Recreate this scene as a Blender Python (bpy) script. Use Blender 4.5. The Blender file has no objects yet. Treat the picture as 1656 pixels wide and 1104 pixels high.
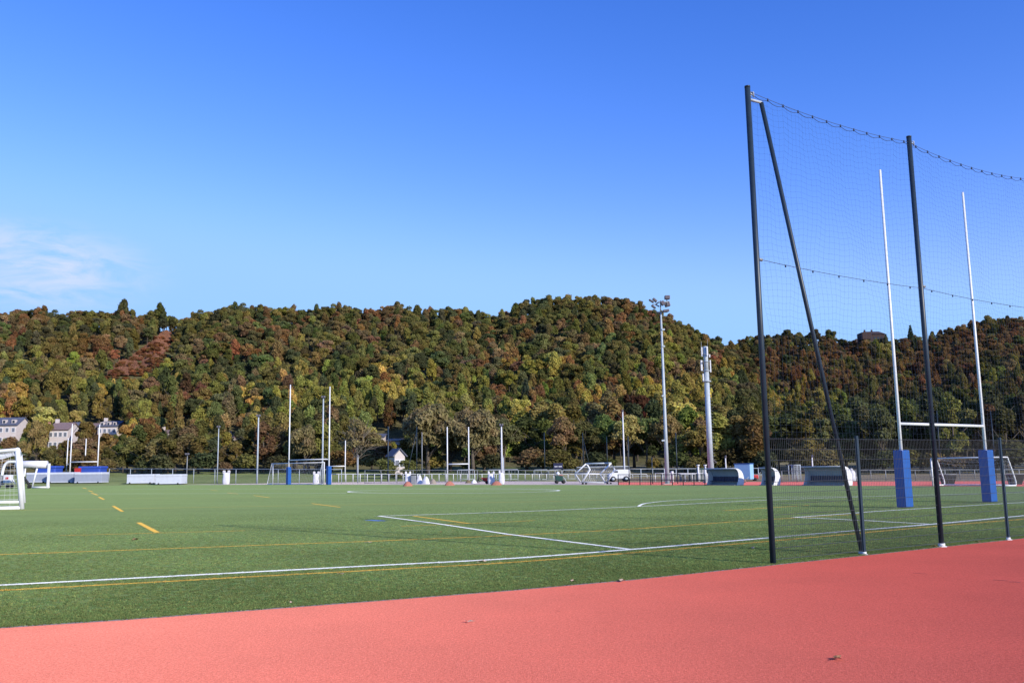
import bpy, math, random
import numpy as np
from mathutils import Vector, Matrix
rnd = random.Random(7)
sc = bpy.context.scene
COL = sc.collection
# ------------------------------------------------------------------ camera model (pixels of the 1656x1104 photograph)
F, CX, CY, PITCH, ROLL, H = 1444.3, 828.0, 552.0, 0.1409, 0.0148, 1.75
_cp, _sp, _cr, _sr = math.cos(PITCH), math.sin(PITCH), math.cos(ROLL), math.sin(ROLL)
FW = Vector((0, _cp, _sp)); R0 = Vector((1, 0, 0)); U0 = Vector((0, -_sp, _cp))
RT = R0*_cr - U0*_sr
UP = R0*_sr + U0*_cr
def ray(px, py): return FW + RT*((px-CX)/F) + UP*((CY-py)/F)
def G(px, py, z=0.0):
    d = ray(px, py); t = (z-H)/d.z
    return Vector((d.x*t, d.y*t, z))
def P(px, py, Y):
    d = ray(px, py); t = Y/d.y
    return Vector((d.x*t, Y, H+d.z*t))
def proj(p):
    v = Vector(p)-Vector((0, 0, H)); zf = v.dot(FW)
    return CX+F*v.dot(RT)/zf, CY-F*v.dot(UP)/zf
def hor(px):
    return CY+(FW.z + RT.z*(px-CX)/F)/UP.z*F
def QE(px, py):
    d = ray(px, py); return d.x/d.y, d.z/d.y
def interp(xs, ys, x):
    return float(np.interp(x, xs, ys))
TH = 0.5111
UD = Vector((math.cos(TH), math.sin(TH), 0)); VD = Vector((-math.sin(TH), math.cos(TH), 0))
# ------------------------------------------------------------------ terrain
SKY_L = [(-700,520),(-300,500),(0,505),(60,500),(100,508),(130,503),(180,505),(200,503),(230,508),(255,500),(290,515),(330,500),(370,493),(430,494),(480,502),(540,494),(600,500),(640,492),(700,502),(740,499),(785,512),(800,512),(822,498),(850,488),(880,481),(950,476),(1000,480),(1030,488),(1050,500),(1100,518),(1130,537),(1170,553),(1190,562),(1240,610),(1300,680),(1400,740),(3000,745)]
SKY_R = [(-700,700),(600,690),(1000,600),(1120,575),(1185,556),(1215,546),(1235,540),(1300,537),(1340,542),(1380,552),(1430,552),(1465,548),(1500,543),(1530,532),(1560,524),(1600,514),(1656,511),(1900,495),(3000,520)]
ql = [QE(*p) for p in SKY_L]; qr = [QE(*p) for p in SKY_R]
qlx, qle = [a for a, b in ql], [b for a, b in ql]
qrx, qre = [a for a, b in qr], [b for a, b in qr]
def hillp(q, Y, qx, qe, Yf, Yr, th):
    zr = max(0.0, H + interp(qx, qe, q)*Yr - th)
    t = (Y-Yf)/(Yr-Yf)
    if t <= 0: return 0.0
    if t <= 1:
        return zr*(0.35*t+0.65*t**1.7)
    return zr*max(0.3, 1-0.0016*(Y-Yr))
def terr(x, y):
    if y < 140: return 0.0
    q = x/y
    base = 2.0*min(1, max(0, (y-140)/45))**1.3
    a = hillp(q, y, qlx, qle, 205, 400, 9.5)
    b = hillp(q, y, qrx, qre, 270, 520, 9.5)
    w = 0.8*math.sin(x*0.05+y*0.03)*math.sin(y*0.06-x*0.02)*min(1, max(0, (y-205)/60))
    return base + max(a, b) + w

# ------------------------------------------------------------------ materials
def newmat(name):
    m = bpy.data.materials.new(name); m.use_nodes = True
    nt = m.node_tree; nt.nodes.clear()
    out = nt.nodes.new('ShaderNodeOutputMaterial')
    return m, nt, out
def N(nt, t, **kw):
    n = nt.nodes.new(t)
    for k, v in kw.items():
        if k in n.inputs: n.inputs[k].default_value = v
        else: setattr(n, k, v)
    return n
def simple(name, c, rough=0.5, metal=0.0, var=0.12, scale=6.0, bump=0.0, spec=0.5, coat=0.0):
    m, nt, out = newmat(name)
    b = N(nt, 'ShaderNodeBsdfPrincipled'); b.inputs['Roughness'].default_value = rough
    b.inputs['Metallic'].default_value = metal; b.inputs['Specular IOR Level'].default_value = spec
    b.inputs['Coat Weight'].default_value = coat
    tc = N(nt, 'ShaderNodeTexCoord'); nz = N(nt, 'ShaderNodeTexNoise'); nz.inputs['Scale'].default_value = scale
    nz.inputs['Detail'].default_value = 6; nz.inputs['Roughness'].default_value = 0.65
    nt.links.new(tc.outputs['Object'], nz.inputs['Vector'])
    mr = N(nt, 'ShaderNodeMapRange'); mr.inputs[1].default_value = 0.3; mr.inputs[2].default_value = 0.7
    mr.inputs[3].default_value = 1-var; mr.inputs[4].default_value = 1+var
    nt.links.new(nz.outputs['Fac'], mr.inputs[0])
    mx = N(nt, 'ShaderNodeVectorMath', operation='SCALE'); mx.inputs[0].default_value = c[:3]
    nt.links.new(mr.outputs[0], mx.inputs['Scale']); nt.links.new(mx.outputs[0], b.inputs['Base Color'])
    if bump:
        bp = N(nt, 'ShaderNodeBump'); bp.inputs['Strength'].default_value = bump; bp.inputs['Distance'].default_value = 0.02
        nt.links.new(nz.outputs['Fac'], bp.inputs['Height']); nt.links.new(bp.outputs[0], b.inputs['Normal'])
    nt.links.new(b.outputs[0], out.inputs[0])
    return m
M = {}
M['white'] = simple('white_paint', (.80, .80, .80), .35, var=.05)
M['white_dull'] = simple('white_plastic', (.72, .72, .74), .55, var=.10)
M['anthracite'] = simple('anthracite_coating', (.020, .036, .054), .42, var=.15, spec=.45)
M['wire'] = simple('anthracite_wire', (.06, .065, .075), .45, var=.1)
M['net'] = simple('dark_net_cord', (.03, .05, .10), .8, var=.1)
M['wnet'] = simple('pale_net_cord', (.55, .56, .58), .8, var=.1)
M['galv'] = simple('galvanised_steel', (.44, .49, .53), .5, metal=.0, var=.14, scale=3)
M['galv_d'] = simple('weathered_steel', (.27, .28, .29), .55, metal=.3, var=.2, scale=5)
M['concrete'] = simple('concrete', (.45, .44, .41), .9, var=.2, scale=9, bump=.3)
M['blue_pad'] = simple('blue_vinyl', (.008, .088, .35), .42, var=.10, scale=3, bump=.25)
M['seat'] = simple('navy_plastic', (.012, .018, .06), .5, var=.1)
M['shell'] = simple('grey_polycarbonate', (.36, .42, .46), .35, var=.1, scale=2)
M['box'] = simple('blue_grey_sheet', (.34, .37, .45), .55, var=.07, scale=2)
M['boxtop'] = simple('pale_sheet', (.62, .65, .72), .55, var=.07, scale=2)
M['rubber'] = simple('black_rubber', (.02, .02, .02), .8)
M['mat_blue'] = simple('blue_cover', (.03, .08, .42), .6, var=.15)
M['orange'] = simple('orange_fabric', (.42, .16, .11), .85, var=.25, scale=9, bump=.4)
M['redpaint'] = simple('red_paint', (.5, .03, .03), .5)
M['greenpaint'] = simple('dark_green_paint', (.015, .06, .045), .5)
M['navy'] = simple('navy_panel', (.015, .018, .06), .5)
M['glass'] = simple('dark_glass', (.03, .035, .045), .12, var=.05)
M['pane'] = simple('window_pane', (.16,.17,.20), .2, var=.1)
M['slate'] = simple('slate_roof', (.10, .11, .15), .75, var=.25, scale=3)
M['tile'] = simple('old_tile_roof', (.22, .15, .14), .85, var=.25, scale=3)
M['render_w'] = simple('cream_render', (.58, .51, .48), .9, var=.10, scale=1.5)
M['render_p'] = simple('salmon_render', (.55, .25, .19), .9, var=.12, scale=1.5)
M['brick'] = simple('dark_brick', (.05, .028, .025), .9, var=.25, scale=3)
M['lblue'] = simple('pale_blue_cladding', (.30, .50, .75), .5, var=.05)
M['dblue'] = simple('deep_blue_cladding', (.03, .10, .30), .5, var=.05)
M['bark'] = simple('bark', (.10, .08, .06), .95, var=.35, scale=5, bump=.5)
M['bark_p'] = simple('pale_bark', (.22, .19, .16), .95, var=.3, scale=5, bump=.5)
M['leaf_dry'] = simple('dry_leaf', (.30, .14, .06), .8, var=.3, scale=40)
M['leaf_pale'] = simple('pale_leaf', (.55, .38, .26), .8, var=.2, scale=40)
M['bag'] = simple('white_woven_bag', (.74, .72, .74), .85, var=.10, scale=4, bump=.5)
M['lamp'] = simple('lamp_housing', (.16, .165, .19), .45, metal=.0)
M['lampglass'] = simple('lamp_glass', (.15, .12, .13), .2)
M['wood'] = simple('weathered_timber', (.3, .25, .2), .9, var=.2)

def grainy(name, c1, c2, c3, fine=60, grain=300, rough=1.0, bumpd=0.004, bstr=.6, sheen=0.0, sheent=(1,1,1), patch=.35, big=(.9,1.08), stretch=None, grainamt=.5, backscatter=None, side=None):
    m, nt, out = newmat(name)
    tc = N(nt, 'ShaderNodeTexCoord'); L = nt.links.new
    mp = N(nt, 'ShaderNodeMapping'); L(tc.outputs['Object'], mp.inputs[0])
    if stretch: mp.inputs['Rotation'].default_value = (0, 0, stretch[0]); mp.inputs['Scale'].default_value = (stretch[1], stretch[2], 1)
    a = N(nt, 'ShaderNodeTexNoise', Scale=fine, Detail=5.0, Roughness=.7); L(mp.outputs[0], a.inputs['Vector'])
    g = N(nt, 'ShaderNodeTexNoise', Scale=grain, Detail=2.0, Roughness=.8); L(tc.outputs['Object'], g.inputs['Vector'])
    p = N(nt, 'ShaderNodeTexNoise', Scale=patch, Detail=5.0, Roughness=.6); L(mp.outputs[0], p.inputs['Vector'])
    r = N(nt, 'ShaderNodeValToRGB'); L(a.outputs['Fac'], r.inputs[0])
    e = r.color_ramp.elements; e[0].position = .32; e[0].color = (*c1, 1); e[1].position = .68; e[1].color = (*c3, 1)
    k = e.new(.5); k.color = (*c2, 1)
    mg = N(nt, 'ShaderNodeMapRange'); L(g.outputs['Fac'], mg.inputs[0]); mg.inputs[1].default_value = .3; mg.inputs[2].default_value = .7
    mg.inputs[3].default_value = 1-grainamt; mg.inputs[4].default_value = 1+grainamt
    mb = N(nt, 'ShaderNodeMapRange'); L(p.outputs['Fac'], mb.inputs[0]); mb.inputs[1].default_value = .3; mb.inputs[2].default_value = .7
    mb.inputs[3].default_value = big[0]; mb.inputs[4].default_value = big[1]
    mm = N(nt, 'ShaderNodeMath', operation='MULTIPLY'); L(mg.outputs[0], mm.inputs[0]); L(mb.outputs[0], mm.inputs[1])
    s = N(nt, 'ShaderNodeVectorMath', operation='SCALE'); L(r.outputs[0], s.inputs[0]); L(mm.outputs[0], s.inputs['Scale'])
    co_ = s.outputs[0]
    if backscatter:   # sun's backscatter painted into the colour: track lighter left, darker right
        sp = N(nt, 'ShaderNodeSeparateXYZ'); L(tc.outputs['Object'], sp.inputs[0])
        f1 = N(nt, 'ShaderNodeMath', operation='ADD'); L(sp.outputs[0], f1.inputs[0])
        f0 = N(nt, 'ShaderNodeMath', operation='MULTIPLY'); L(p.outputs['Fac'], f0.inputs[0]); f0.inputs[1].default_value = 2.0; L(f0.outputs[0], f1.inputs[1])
        f2 = N(nt, 'ShaderNodeMapRange'); L(f1.outputs[0], f2.inputs[0]); f2.inputs[1].default_value = backscatter[0][0]; f2.inputs[2].default_value = backscatter[0][1]; f2.interpolation_type = 'SMOOTHSTEP'
        f3 = N(nt, 'ShaderNodeMix', data_type='RGBA'); L(f2.outputs[0], f3.inputs[0]); f3.inputs[6].default_value = (*backscatter[1], 1); f3.inputs[7].default_value = (*backscatter[2], 1)
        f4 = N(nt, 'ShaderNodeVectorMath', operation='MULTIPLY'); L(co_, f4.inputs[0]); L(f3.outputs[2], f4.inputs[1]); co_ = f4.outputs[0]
    if side:   # second colour towards the right-hand side of the valley
        sp = N(nt, 'ShaderNodeSeparateXYZ'); L(tc.outputs['Object'], sp.inputs[0])
        f1 = N(nt, 'ShaderNodeMath', operation='MULTIPLY_ADD'); L(p.outputs['Fac'], f1.inputs[0]); f1.inputs[1].default_value = 30.0; L(sp.outputs[0], f1.inputs[2])
        f2 = N(nt, 'ShaderNodeMapRange'); L(f1.outputs[0], f2.inputs[0]); f2.inputs[1].default_value = side[0]; f2.inputs[2].default_value = side[1]; f2.interpolation_type = 'SMOOTHSTEP'
        f3 = N(nt, 'ShaderNodeMix', data_type='RGBA'); L(f2.outputs[0], f3.inputs[0]); L(co_, f3.inputs[6])
        f5 = N(nt, 'ShaderNodeMix', data_type='RGBA'); L(a.outputs['Fac'], f5.inputs[0]); f5.inputs[6].default_value = (*side[2], 1); f5.inputs[7].default_value = (*side[3], 1)
        f6 = N(nt, 'ShaderNodeVectorMath', operation='SCALE'); L(f5.outputs[2], f6.inputs[0]); L(mm.outputs[0], f6.inputs['Scale'])
        L(f6.outputs[0], f3.inputs[7]); co_ = f3.outputs[2]
    b = N(nt, 'ShaderNodeBsdfPrincipled', Roughness=rough); b.inputs['Specular IOR Level'].default_value = .15
    b.inputs['Diffuse Roughness'].default_value = 1.0
    b.inputs['Sheen Weight'].default_value = sheen; b.inputs['Sheen Roughness'].default_value = .45; b.inputs['Sheen Tint'].default_value = (*sheent, 1)
    L(co_, b.inputs['Base Color'])
    bp = N(nt, 'ShaderNodeBump'); bp.inputs['Strength'].default_value = bstr; bp.inputs['Distance'].default_value = bumpd
    ad = N(nt, 'ShaderNodeMath', operation='ADD'); L(a.outputs['Fac'], ad.inputs[0]); L(g.outputs['Fac'], ad.inputs[1])
    L(ad.outputs[0], bp.inputs['Height']); L(bp.outputs[0], b.inputs['Normal'])
    L(b.outputs[0], out.inputs[0])
    return m
M['turf'] = grainy('artificial_turf', (.056,.094,.024), (.096,.148,.044), (.148,.212,.074), fine=12, grain=60, sheen=.17, sheent=(.70,.86,.40), bumpd=.02, bstr=.9, patch=.22, big=(.80,1.16), stretch=(TH, .45, 1.6), grainamt=.5)
M['track'] = grainy('red_track_surface', (.50,.098,.068), (.59,.124,.088), (.69,.165,.120), fine=34, grain=95, bumpd=.008, bstr=.8, patch=.35, big=(.90,1.07), grainamt=.27, backscatter=((-5.5,8.5),(1.15,1.60,1.55),(.99,.82,.77)))
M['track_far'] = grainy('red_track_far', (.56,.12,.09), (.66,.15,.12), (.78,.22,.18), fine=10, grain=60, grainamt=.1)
M['grass'] = grainy('lawn_grass', (.055,.075,.028), (.085,.105,.040), (.14,.135,.065), fine=1.2, grain=14, bumpd=.05, patch=.05, big=(.7,1.3), sheen=.12, sheent=(.6,.8,.3), side=(14, 34, (.10,.075,.04), (.24,.18,.11)))
M['dry'] = grainy('dry_grass_and_soil', (.13,.10,.055), (.20,.16,.10), (.28,.22,.15), fine=1.5, grain=14, bumpd=.05, patch=.06, big=(.7,1.3))
M['floor'] = grainy('forest_floor', (.055,.052,.024), (.085,.078,.034), (.13,.11,.05), fine=.4, grain=3, bumpd=.2, patch=.02)
M['path'] = grainy('grey_gravel_path', (.30,.24,.23), (.40,.33,.32), (.50,.42,.40), fine=8, grain=40)
M['line_w'] = grainy('white_turf_fibre', (.50,.52,.50), (.66,.68,.66), (.80,.82,.80), fine=25, grain=140, bumpd=.01, grainamt=.2, sheen=.3)
M['line_y'] = grainy('yellow_turf_fibre', (.42,.24,.03), (.58,.34,.045), (.72,.42,.07), fine=25, grain=140, bumpd=.01, grainamt=.2, sheen=.15, sheent=(1,.8,.3))
M['line_b'] = grainy('blue_turf_fibre', (.05,.12,.3), (.08,.16,.4), (.1,.2,.5), fine=25, grain=140)

def leafmat(name, instanced):
    m, nt, out = newmat(name); L = nt.links.new
    if instanced:
        c = N(nt, 'ShaderNodeAttribute'); c.attribute_type = 'INSTANCER'; c.attribute_name = 'tcol'; co = c.outputs['Color']
    else:
        c = N(nt, 'ShaderNodeObjectInfo'); co = c.outputs['Color']
    lv = N(nt, 'ShaderNodeAttribute'); lv.attribute_type = 'GEOMETRY'; lv.attribute_name = 'lv'
    hs = N(nt, 'ShaderNodeHueSaturation')
    sep = N(nt, 'ShaderNodeSeparateColor'); L(lv.outputs['Color'], sep.inputs[0])
    mh = N(nt, 'ShaderNodeMapRange'); L(sep.outputs[0], mh.inputs[0]); mh.inputs[3].default_value = .472; mh.inputs[4].default_value = .528
    mv = N(nt, 'ShaderNodeMapRange'); L(sep.outputs[1], mv.inputs[0]); mv.inputs[3].default_value = .62; mv.inputs[4].default_value = 1.45
    L(co, hs.inputs['Color']); L(mh.outputs[0], hs.inputs['Hue']); L(mv.outputs[0], hs.inputs['Value'])
    d = N(nt, 'ShaderNodeBsdfDiffuse'); t = N(nt, 'ShaderNodeBsdfTranslucent'); mx = N(nt, 'ShaderNodeMixShader'); mx.inputs[0].default_value = .36
    L(hs.outputs[0], d.inputs[0]); L(hs.outputs[0], t.inputs[0]); L(d.outputs[0], mx.inputs[1]); L(t.outputs[0], mx.inputs[2])
    L(mx.outputs[0], out.inputs[0])
    return m
#
M['leafA'] = leafmat('foliage', False); M['leafB'] = leafmat('foliage_mass', True)

# ------------------------------------------------------------------ mesh building
class MB:
    def __init__(s): s.v = []; s.f = []; s.mi = []; s.sm = []
    def add(s, vs, fs, mi=0, smooth=False):
        o = len(s.v); s.v += [tuple(v) for v in vs]
        s.f += [tuple(i+o for i in f) for f in fs]; s.mi += [mi]*len(fs); s.sm += [smooth]*len(fs)
        return s
    def box(s, c, d, rz=0, mi=0, M4=None):
        x, y, z = d[0]/2, d[1]/2, d[2]/2
        vs = [Vector((a*x, b*y, e*z)) for a in (-1, 1) for b in (-1, 1) for e in (-1, 1)]
        R = Matrix.Rotation(rz, 3, 'Z') if M4 is None else M4
        vs = [R @ v + Vector(c) for v in vs]
        return s.add(vs, [(0,1,3,2),(4,6,7,5),(0,4,5,1),(2,3,7,6),(0,2,6,4),(1,5,7,3)], mi)
    def tube(s, pts, r, n=10, mi=0, r2=None, caps=True):
        pts = [Vector(p) for p in pts]; k = len(pts); vs = []; fs = []
        up0 = None
        for i, p in enumerate(pts):
            d = (pts[min(i+1, k-1)]-pts[max(i-1, 0)]).normalized()
            if up0 is None:
                up0 = Vector((0, 0, 1)) if abs(d.z) < .9 else Vector((1, 0, 0))
            a = d.cross(up0)
            if a.length < 1e-6: a = d.cross(Vector((0, 1, 0)))
            a.normalize(); b = a.cross(d).normalized(); up0 = b
            rr = r if r2 is None else r+(r2-r)*i/(k-1)
            for j in range(n):
                t = 2*math.pi*j/n; vs.append(p+(a*math.cos(t)+b*math.sin(t))*rr)
        for i in range(k-1):
            for j in range(n):
                fs.append((i*n+j, i*n+(j+1) % n, (i+1)*n+(j+1) % n, (i+1)*n+j))
        if caps and n > 2:
            fs.append(tuple(range(n))[::-1]); fs.append(tuple((k-1)*n+j for j in range(n)))
        return s.add(vs, fs, mi, n > 5)
    def prism(s, prof, y0, y1, mi=0):   # profile in x,z extruded along y
        n = len(prof)
        vs = [(x, y0, z) for x, z in prof]+[(x, y1, z) for x, z in prof]
        fs = [tuple(range(n)), tuple(range(2*n-1, n-1, -1))]+[(i, i+n, (i+1) % n+n, (i+1) % n) for i in range(n)]
        return s.add(vs, fs, mi)
    def build(s, name, mats, parent=None, loc=None):
        me = bpy.data.meshes.new(name)
        me.from_pydata(s.v, [], s.f)
        if not isinstance(mats, (list, tuple)): mats = [mats]
        for m in mats: me.materials.append(M[m] if isinstance(m, str) else m)
        me.polygons.foreach_set('material_index', s.mi); me.polygons.foreach_set('use_smooth', s.sm)
        me.update()
        o = bpy.data.objects.new(name, me); COL.objects.link(o)
        if parent: o.parent = parent
        if loc is not None: o.location = loc
        return o
def tag(o, label=None, cat=None, group=None, kind=None):
    if label: o['label'] = label
    if cat: o['category'] = cat
    if group: o['group'] = group
    if kind: o['kind'] = kind
    return o
def empty(name, loc, label, cat, group=None, rz=0):
    o = bpy.data.objects.new(name, None); COL.objects.link(o); o.location = loc; o.rotation_euler = (0, 0, rz)
    o.empty_display_size = .2
    return tag(o, label, cat, group)
def structure(name, mb, mat):
    o = mb.build(name, mat); o['kind'] = 'structure'; return o
def bevel(o, w, seg=2):
    m = o.modifiers.new('bevel', 'BEVEL'); m.width = w; m.segments = seg; m.limit_method = 'ANGLE'; return o
def at(px, Y):   # ground point seen in column px at distance Y
    p = P(px, hor(px), Y); p = P(px, hor(px)+F*(H-terr(p.x, Y))/Y, Y); p.z = terr(p.x, Y); return p
def zt(px, py, Y): return P(px, py, Y).z

# ------------------------------------------------------------------ ground sheets
def sheet(name, pts, z, mat, kind='structure'):
    mb = MB(); mb.add([(p[0], p[1], z) for p in pts], [tuple(range(len(pts)))])
    o = mb.build(name, mat)
    import bmesh
    bm = bmesh.new(); bm.from_mesh(o.data); bmesh.ops.recalc_face_normals(bm, faces=bm.faces)
    if bm.faces[0].normal.z < 0: bmesh.ops.reverse_faces(bm, faces=bm.faces)
    bmesh.ops.triangulate(bm, faces=bm.faces); bm.to_mesh(o.data); bm.free()
    o['kind'] = kind; return o
mb = MB()
Ys = [-400, -60, 0, 30, 60, 90, 110, 125, 140, 155, 170, 185, 200]
xs_n = 60
def gridmesh(Ys, name, mat, X=lambda Y: 200+Y*1.6, nx=60):
    vs = []; fs = []
    for Y in Ys:
        for i in range(nx+1):
            x = -X(Y)+2*X(Y)*i/nx
            vs.append((x, Y, terr(x, Y)))
    for j in range(len(Ys)-1):
        for i in range(nx):
            a = j*(nx+1)+i; fs.append((a, a+1, a+nx+2, a+nx+1))
    mb = MB(); mb.add(vs, fs, 0, True); return structure(name, mb, mat)
gridmesh(Ys, 'ground', 'grass', X=lambda Y: 520, nx=70)
gridmesh([200+i*10 for i in range(45)]+[700, 900, 1500, 3000], 'hillside', 'floor', X=lambda Y: 520+max(0, Y-200)*1.3, nx=150)
NEAR = [(0,1015),(200,1002),(400,987),(600,972),(820,955),(1020,937.5),(1220,916.5),(1400,897.5),(1523,884),(1656,870)]
near = [G(*p) for p in NEAR]
nl = near[0]+(near[0]-near[1]).normalized()*60; nr = near[-1]+UD*60
FAR = [(-150,788),(0,785.5),(200,783.5),(500,783.2),(900,783.5),(1150,784.8),(1400,785.5),(1656,786.5)]
far = [G(*p) for p in FAR]
def Yedge(px): return interp([f.x/f.y for f in far], [f.y for f in far], (px-CX)/F)
fr_ = far[-1]+(far[-1]-far[-2]).normalized()*45
sheet('turf_pitch', [nl]+near+[nr, fr_]+far[::-1]+[Vector((-170, 60, 0))], .008, 'turf')
d_out = -VD
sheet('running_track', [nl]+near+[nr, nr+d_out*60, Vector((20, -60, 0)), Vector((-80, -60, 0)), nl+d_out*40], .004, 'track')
# concrete edging between track and turf
ev = []; ef = []
allp = [nl]+near+[nr]
for p in allp: ev += [p-VD*.045+Vector((0,0,.0055)), p+Vector((0,0,.011)), p+VD*.02+Vector((0,0,.010))]
for i in range(len(allp)-1): ef += [(3*i, 3*i+3, 3*i+4, 3*i+1), (3*i+1, 3*i+4, 3*i+5, 3*i+2)]
M['edge'] = simple('edging_concrete', (.26, .25, .22), .95, var=.3, scale=2.5)
structure('edging_strip', MB().add(ev, ef), 'edge')
def band(name, a, b, z, mat):
    return sheet(name, [G(*p) for p in a]+[G(*p) for p in b][::-1], z, mat)
band('far_running_track', [(1000,783.6),(1150,784.2),(1400,785),(1656,786),(1900,787)], [(1000,779.6),(1150,779),(1400,778.3),(1656,777.5),(1900,777)], .004, 'track_far')
band('far_path', [(100,786),(200,784),(500,783.7),(900,784),(1000,783.8)], [(100,779),(200,778.5),(500,778),(900,778),(1000,778.5)], .003, 'path')
band('dry_verge', [(1000,779.6),(1150,779),(1400,778.3),(1656,777.5),(1900,777)], [(985,770),(1150,769),(1400,767),(1656,765),(1900,763)], .005, 'dry')
# ------------------------------------------------------------------ pitch markings
STR = []
def strip(name, pts, w, z, mat, label=None):
    wp = [G(*p) if len(p) == 2 else Vector(p) for p in pts]; STR.append((wp, w, mat))
    vs = []; fs = []
    for i, p in enumerate(wp):
        d = (wp[min(i+1, len(wp)-1)]-wp[max(i-1, 0)]); d.z = 0; d.normalize(); n = Vector((-d.y, d.x, 0))
        vs += [(p.x-n.x*w/2, p.y-n.y*w/2, z), (p.x+n.x*w/2, p.y+n.y*w/2, z)]
    for i in range(len(wp)-1): fs.append((2*i, 2*i+2, 2*i+3, 2*i+1))
    return structure(name, MB().add(vs, fs), mat)
def dense(pts, n=6):
    out = []
    k = len(pts)
    for i in range(k-1):
        p0 = pts[max(i-1, 0)]; p1 = pts[i]; p2 = pts[i+1]; p3 = pts[min(i+2, k-1)]
        for j in range(n):
            t = j/n
            out.append(tuple(.5*((2*b)+(-a+c)*t+(2*a-5*b+4*c-d)*t*t+(-a+3*b-3*c+d)*t**3) for a, b, c, d in zip(p0, p1, p2, p3)))
    out.append(pts[-1]); return out
W_, Y_ = .016, .012
strip('goal_line', dense([(-200,957.5),(0,947),(200,936.5),(420,925),(620,914.5),(820,904),(1020,889),(1220,872),(1500,848.5),(1656,834),(1850,816)]), .16, W_, 'line_w')
strip('penalty_area_side_line', [(612,834.5),(704,846.5),(820,864),(1020,889)], .13, W_+.002, 'line_w')
strip('penalty_area_front_line', dense([(610,834.6),(820,828),(1033,819),(1240,808.6),(1450,801.5),(1656,796.5),(1850,791)]), .14, W_, 'line_w')
strip('penalty_arc', dense([(1033,819),(1037,816),(1048,813.4),(1080,810),(1140,807),(1200,805),(1260,803.9),(1330,803.2),(1390,803.2)], 5), .13, W_+.002, 'line_w')
strip('goal_area_side_line', [(1283.6,836.6),(1400,842),(1508,848.2)], .13, W_+.002, 'line_w')
strip('goal_area_front_line', dense([(1283,836.7),(1373,830.5),(1417,827),(1578,817),(1656,812.5),(1850,802)]), .13, W_, 'line_w')
strip('centre_circle', [(733.5+170.5*math.cos(a), 794-(math.cos(a))*1.0+3.5*math.sin(a)) for a in [i*math.pi/30 for i in range(61)]], .22, W_+.002, 'line_w')
strip('halfway_line', dense([(40,798.4),(300,797.9),(560,797.3)]), .13, W_, 'line_w')
strip('halfway_line', dense([(560,795.0),(735,793.4),(900,792.2),(1100,790)]), .09, W_, 'line_w')
strip('far_penalty_line', dense([(200,790.6),(500,790.2),(640,789.6),(900,788.4)]), .13, W_, 'line_w')
strip('yellow_dead_ball_line', dense([(-200,966),(0,955.3),(200,944.5),(420,932.3),(620,921.5),(820,910.3),(967,898.7),(1220,877.6),(1523,850.4),(1656,839.6),(1850,823)]), .11, Y_, 'line_y')
strip('yellow_try_line', dense([(-200,903.5),(0,897),(210,889.5),(420,881.8),(620,874.5),(820,866),(1028,855),(1220,841.5),(1390,831.5)]), .10, Y_, 'line_y')
strip('yellow_short_line', [(97,866),(250,862),(396,858)], .08, Y_, 'line_y')
strip('yellow_cross_line', dense([(-200,829),(0,825.6),(420,818.5),(820,811.8),(1000,808)]), .10, Y_, 'line_y')
strip('yellow_far_line', dense([(200,805.5),(600,803.3),(1000,799.5),(1240,796)]), .06, Y_, 'line_y')
strip('yellow_inner_line', [(648.5,851),(820,844),(864,841.6)], .09, Y_+.001, 'line_y')
strip('yellow_right_line', [(1172,825.6),(1200,824),(1308,816.7)], .13, Y_, 'line_y')
for a, b, w in (((669,834.5),(758,846.5),.13), ((224,845),(254,861),.16), ((183,818),(198,827),.16), ((160,803.5),(168,807.5),.17), ((148,797),(158,800.3),.17), ((143,793),(150,795),.17), ((134,788.4),(140,790),.17), ((410,801),(436,804.5),.12), ((504,814),(550,820),.13), ((367,796.6),(385,798.4),.12), ((340,792),(352,793.2),.1)):
    strip('yellow_dash', [a, b], w, Y_+.0015, 'line_y')
strip('blue_turf_mark', [(596,841),(618,842.2)], .35, Y_+.001, 'line_b')

# ------------------------------------------------------------------ ball-stop net and fence on the right
A = G(1250.5,912); B = G(1523,884); hA = zt(1220,139,A.y)
hB = zt(1481,220,B.y)
dAB = (B-A); bay = dAB.length; dd = dAB.normalized(); nn = Vector((-dd.y, dd.x, 0))
C_ = B+dd*bay*1.02
hp = hA
def netpost(p, h, label, first=False):
    root = empty('net_post', p, label, 'post', 'tall posts carrying the ball-stop net')
    h_ = h
    mb = MB().tube([(0,0,.02),(0,0,h_)], .053, 20); mb.build('pole', 'anthracite', root)
    mb = MB().tube([(0,0,h_),(0,0,h_+.03),(0,0,h_+.035)], .055, 20); mb.build('cap', 'anthracite', root)
    if not first:
        mb = MB().box((0,0,.012), (.15,.15,.02)); mb.tube([(0,0,.02),(0,0,.075)], .068, 18); mb.build('base_sleeve', 'white_dull', root)
    mb = MB(); c = (dd*.10)
    mb.tube([dd*.06+Vector((0,0,h_-.09)), dd*.16+Vector((0,0,h_-.12))], .014, 8)
    mb.tube([dd*.12+Vector((-.03,0,h_-.06)), dd*.12+Vector((.03,0,h_-.06)), dd*.12+Vector((.03,0,h_-.16)), dd*.12+Vector((-.03,0,h_-.16)), dd*.12+Vector((-.03,0,h_-.06))], .012, 8)
    mb.build('cable_bracket', 'galv', root)
    zm = zt(1244,418,A.y)
    mb = MB(); mb.tube([dd*.05+Vector((0,0,zm)), dd*.14+Vector((0,0,zm-.01))], .03, 8); mb.build('cable_clamp', 'galv_d', root)
    return root
rA = netpost(A, hA-.04, 'dark grey end post of the ball net, the tallest one at its left edge', True)
rB = netpost(B, hB-.04, 'dark grey net post in front of the near rugby goal')
rC = netpost(C_, hB-.04, 'dark grey net post beyond the right edge of the photo')
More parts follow.
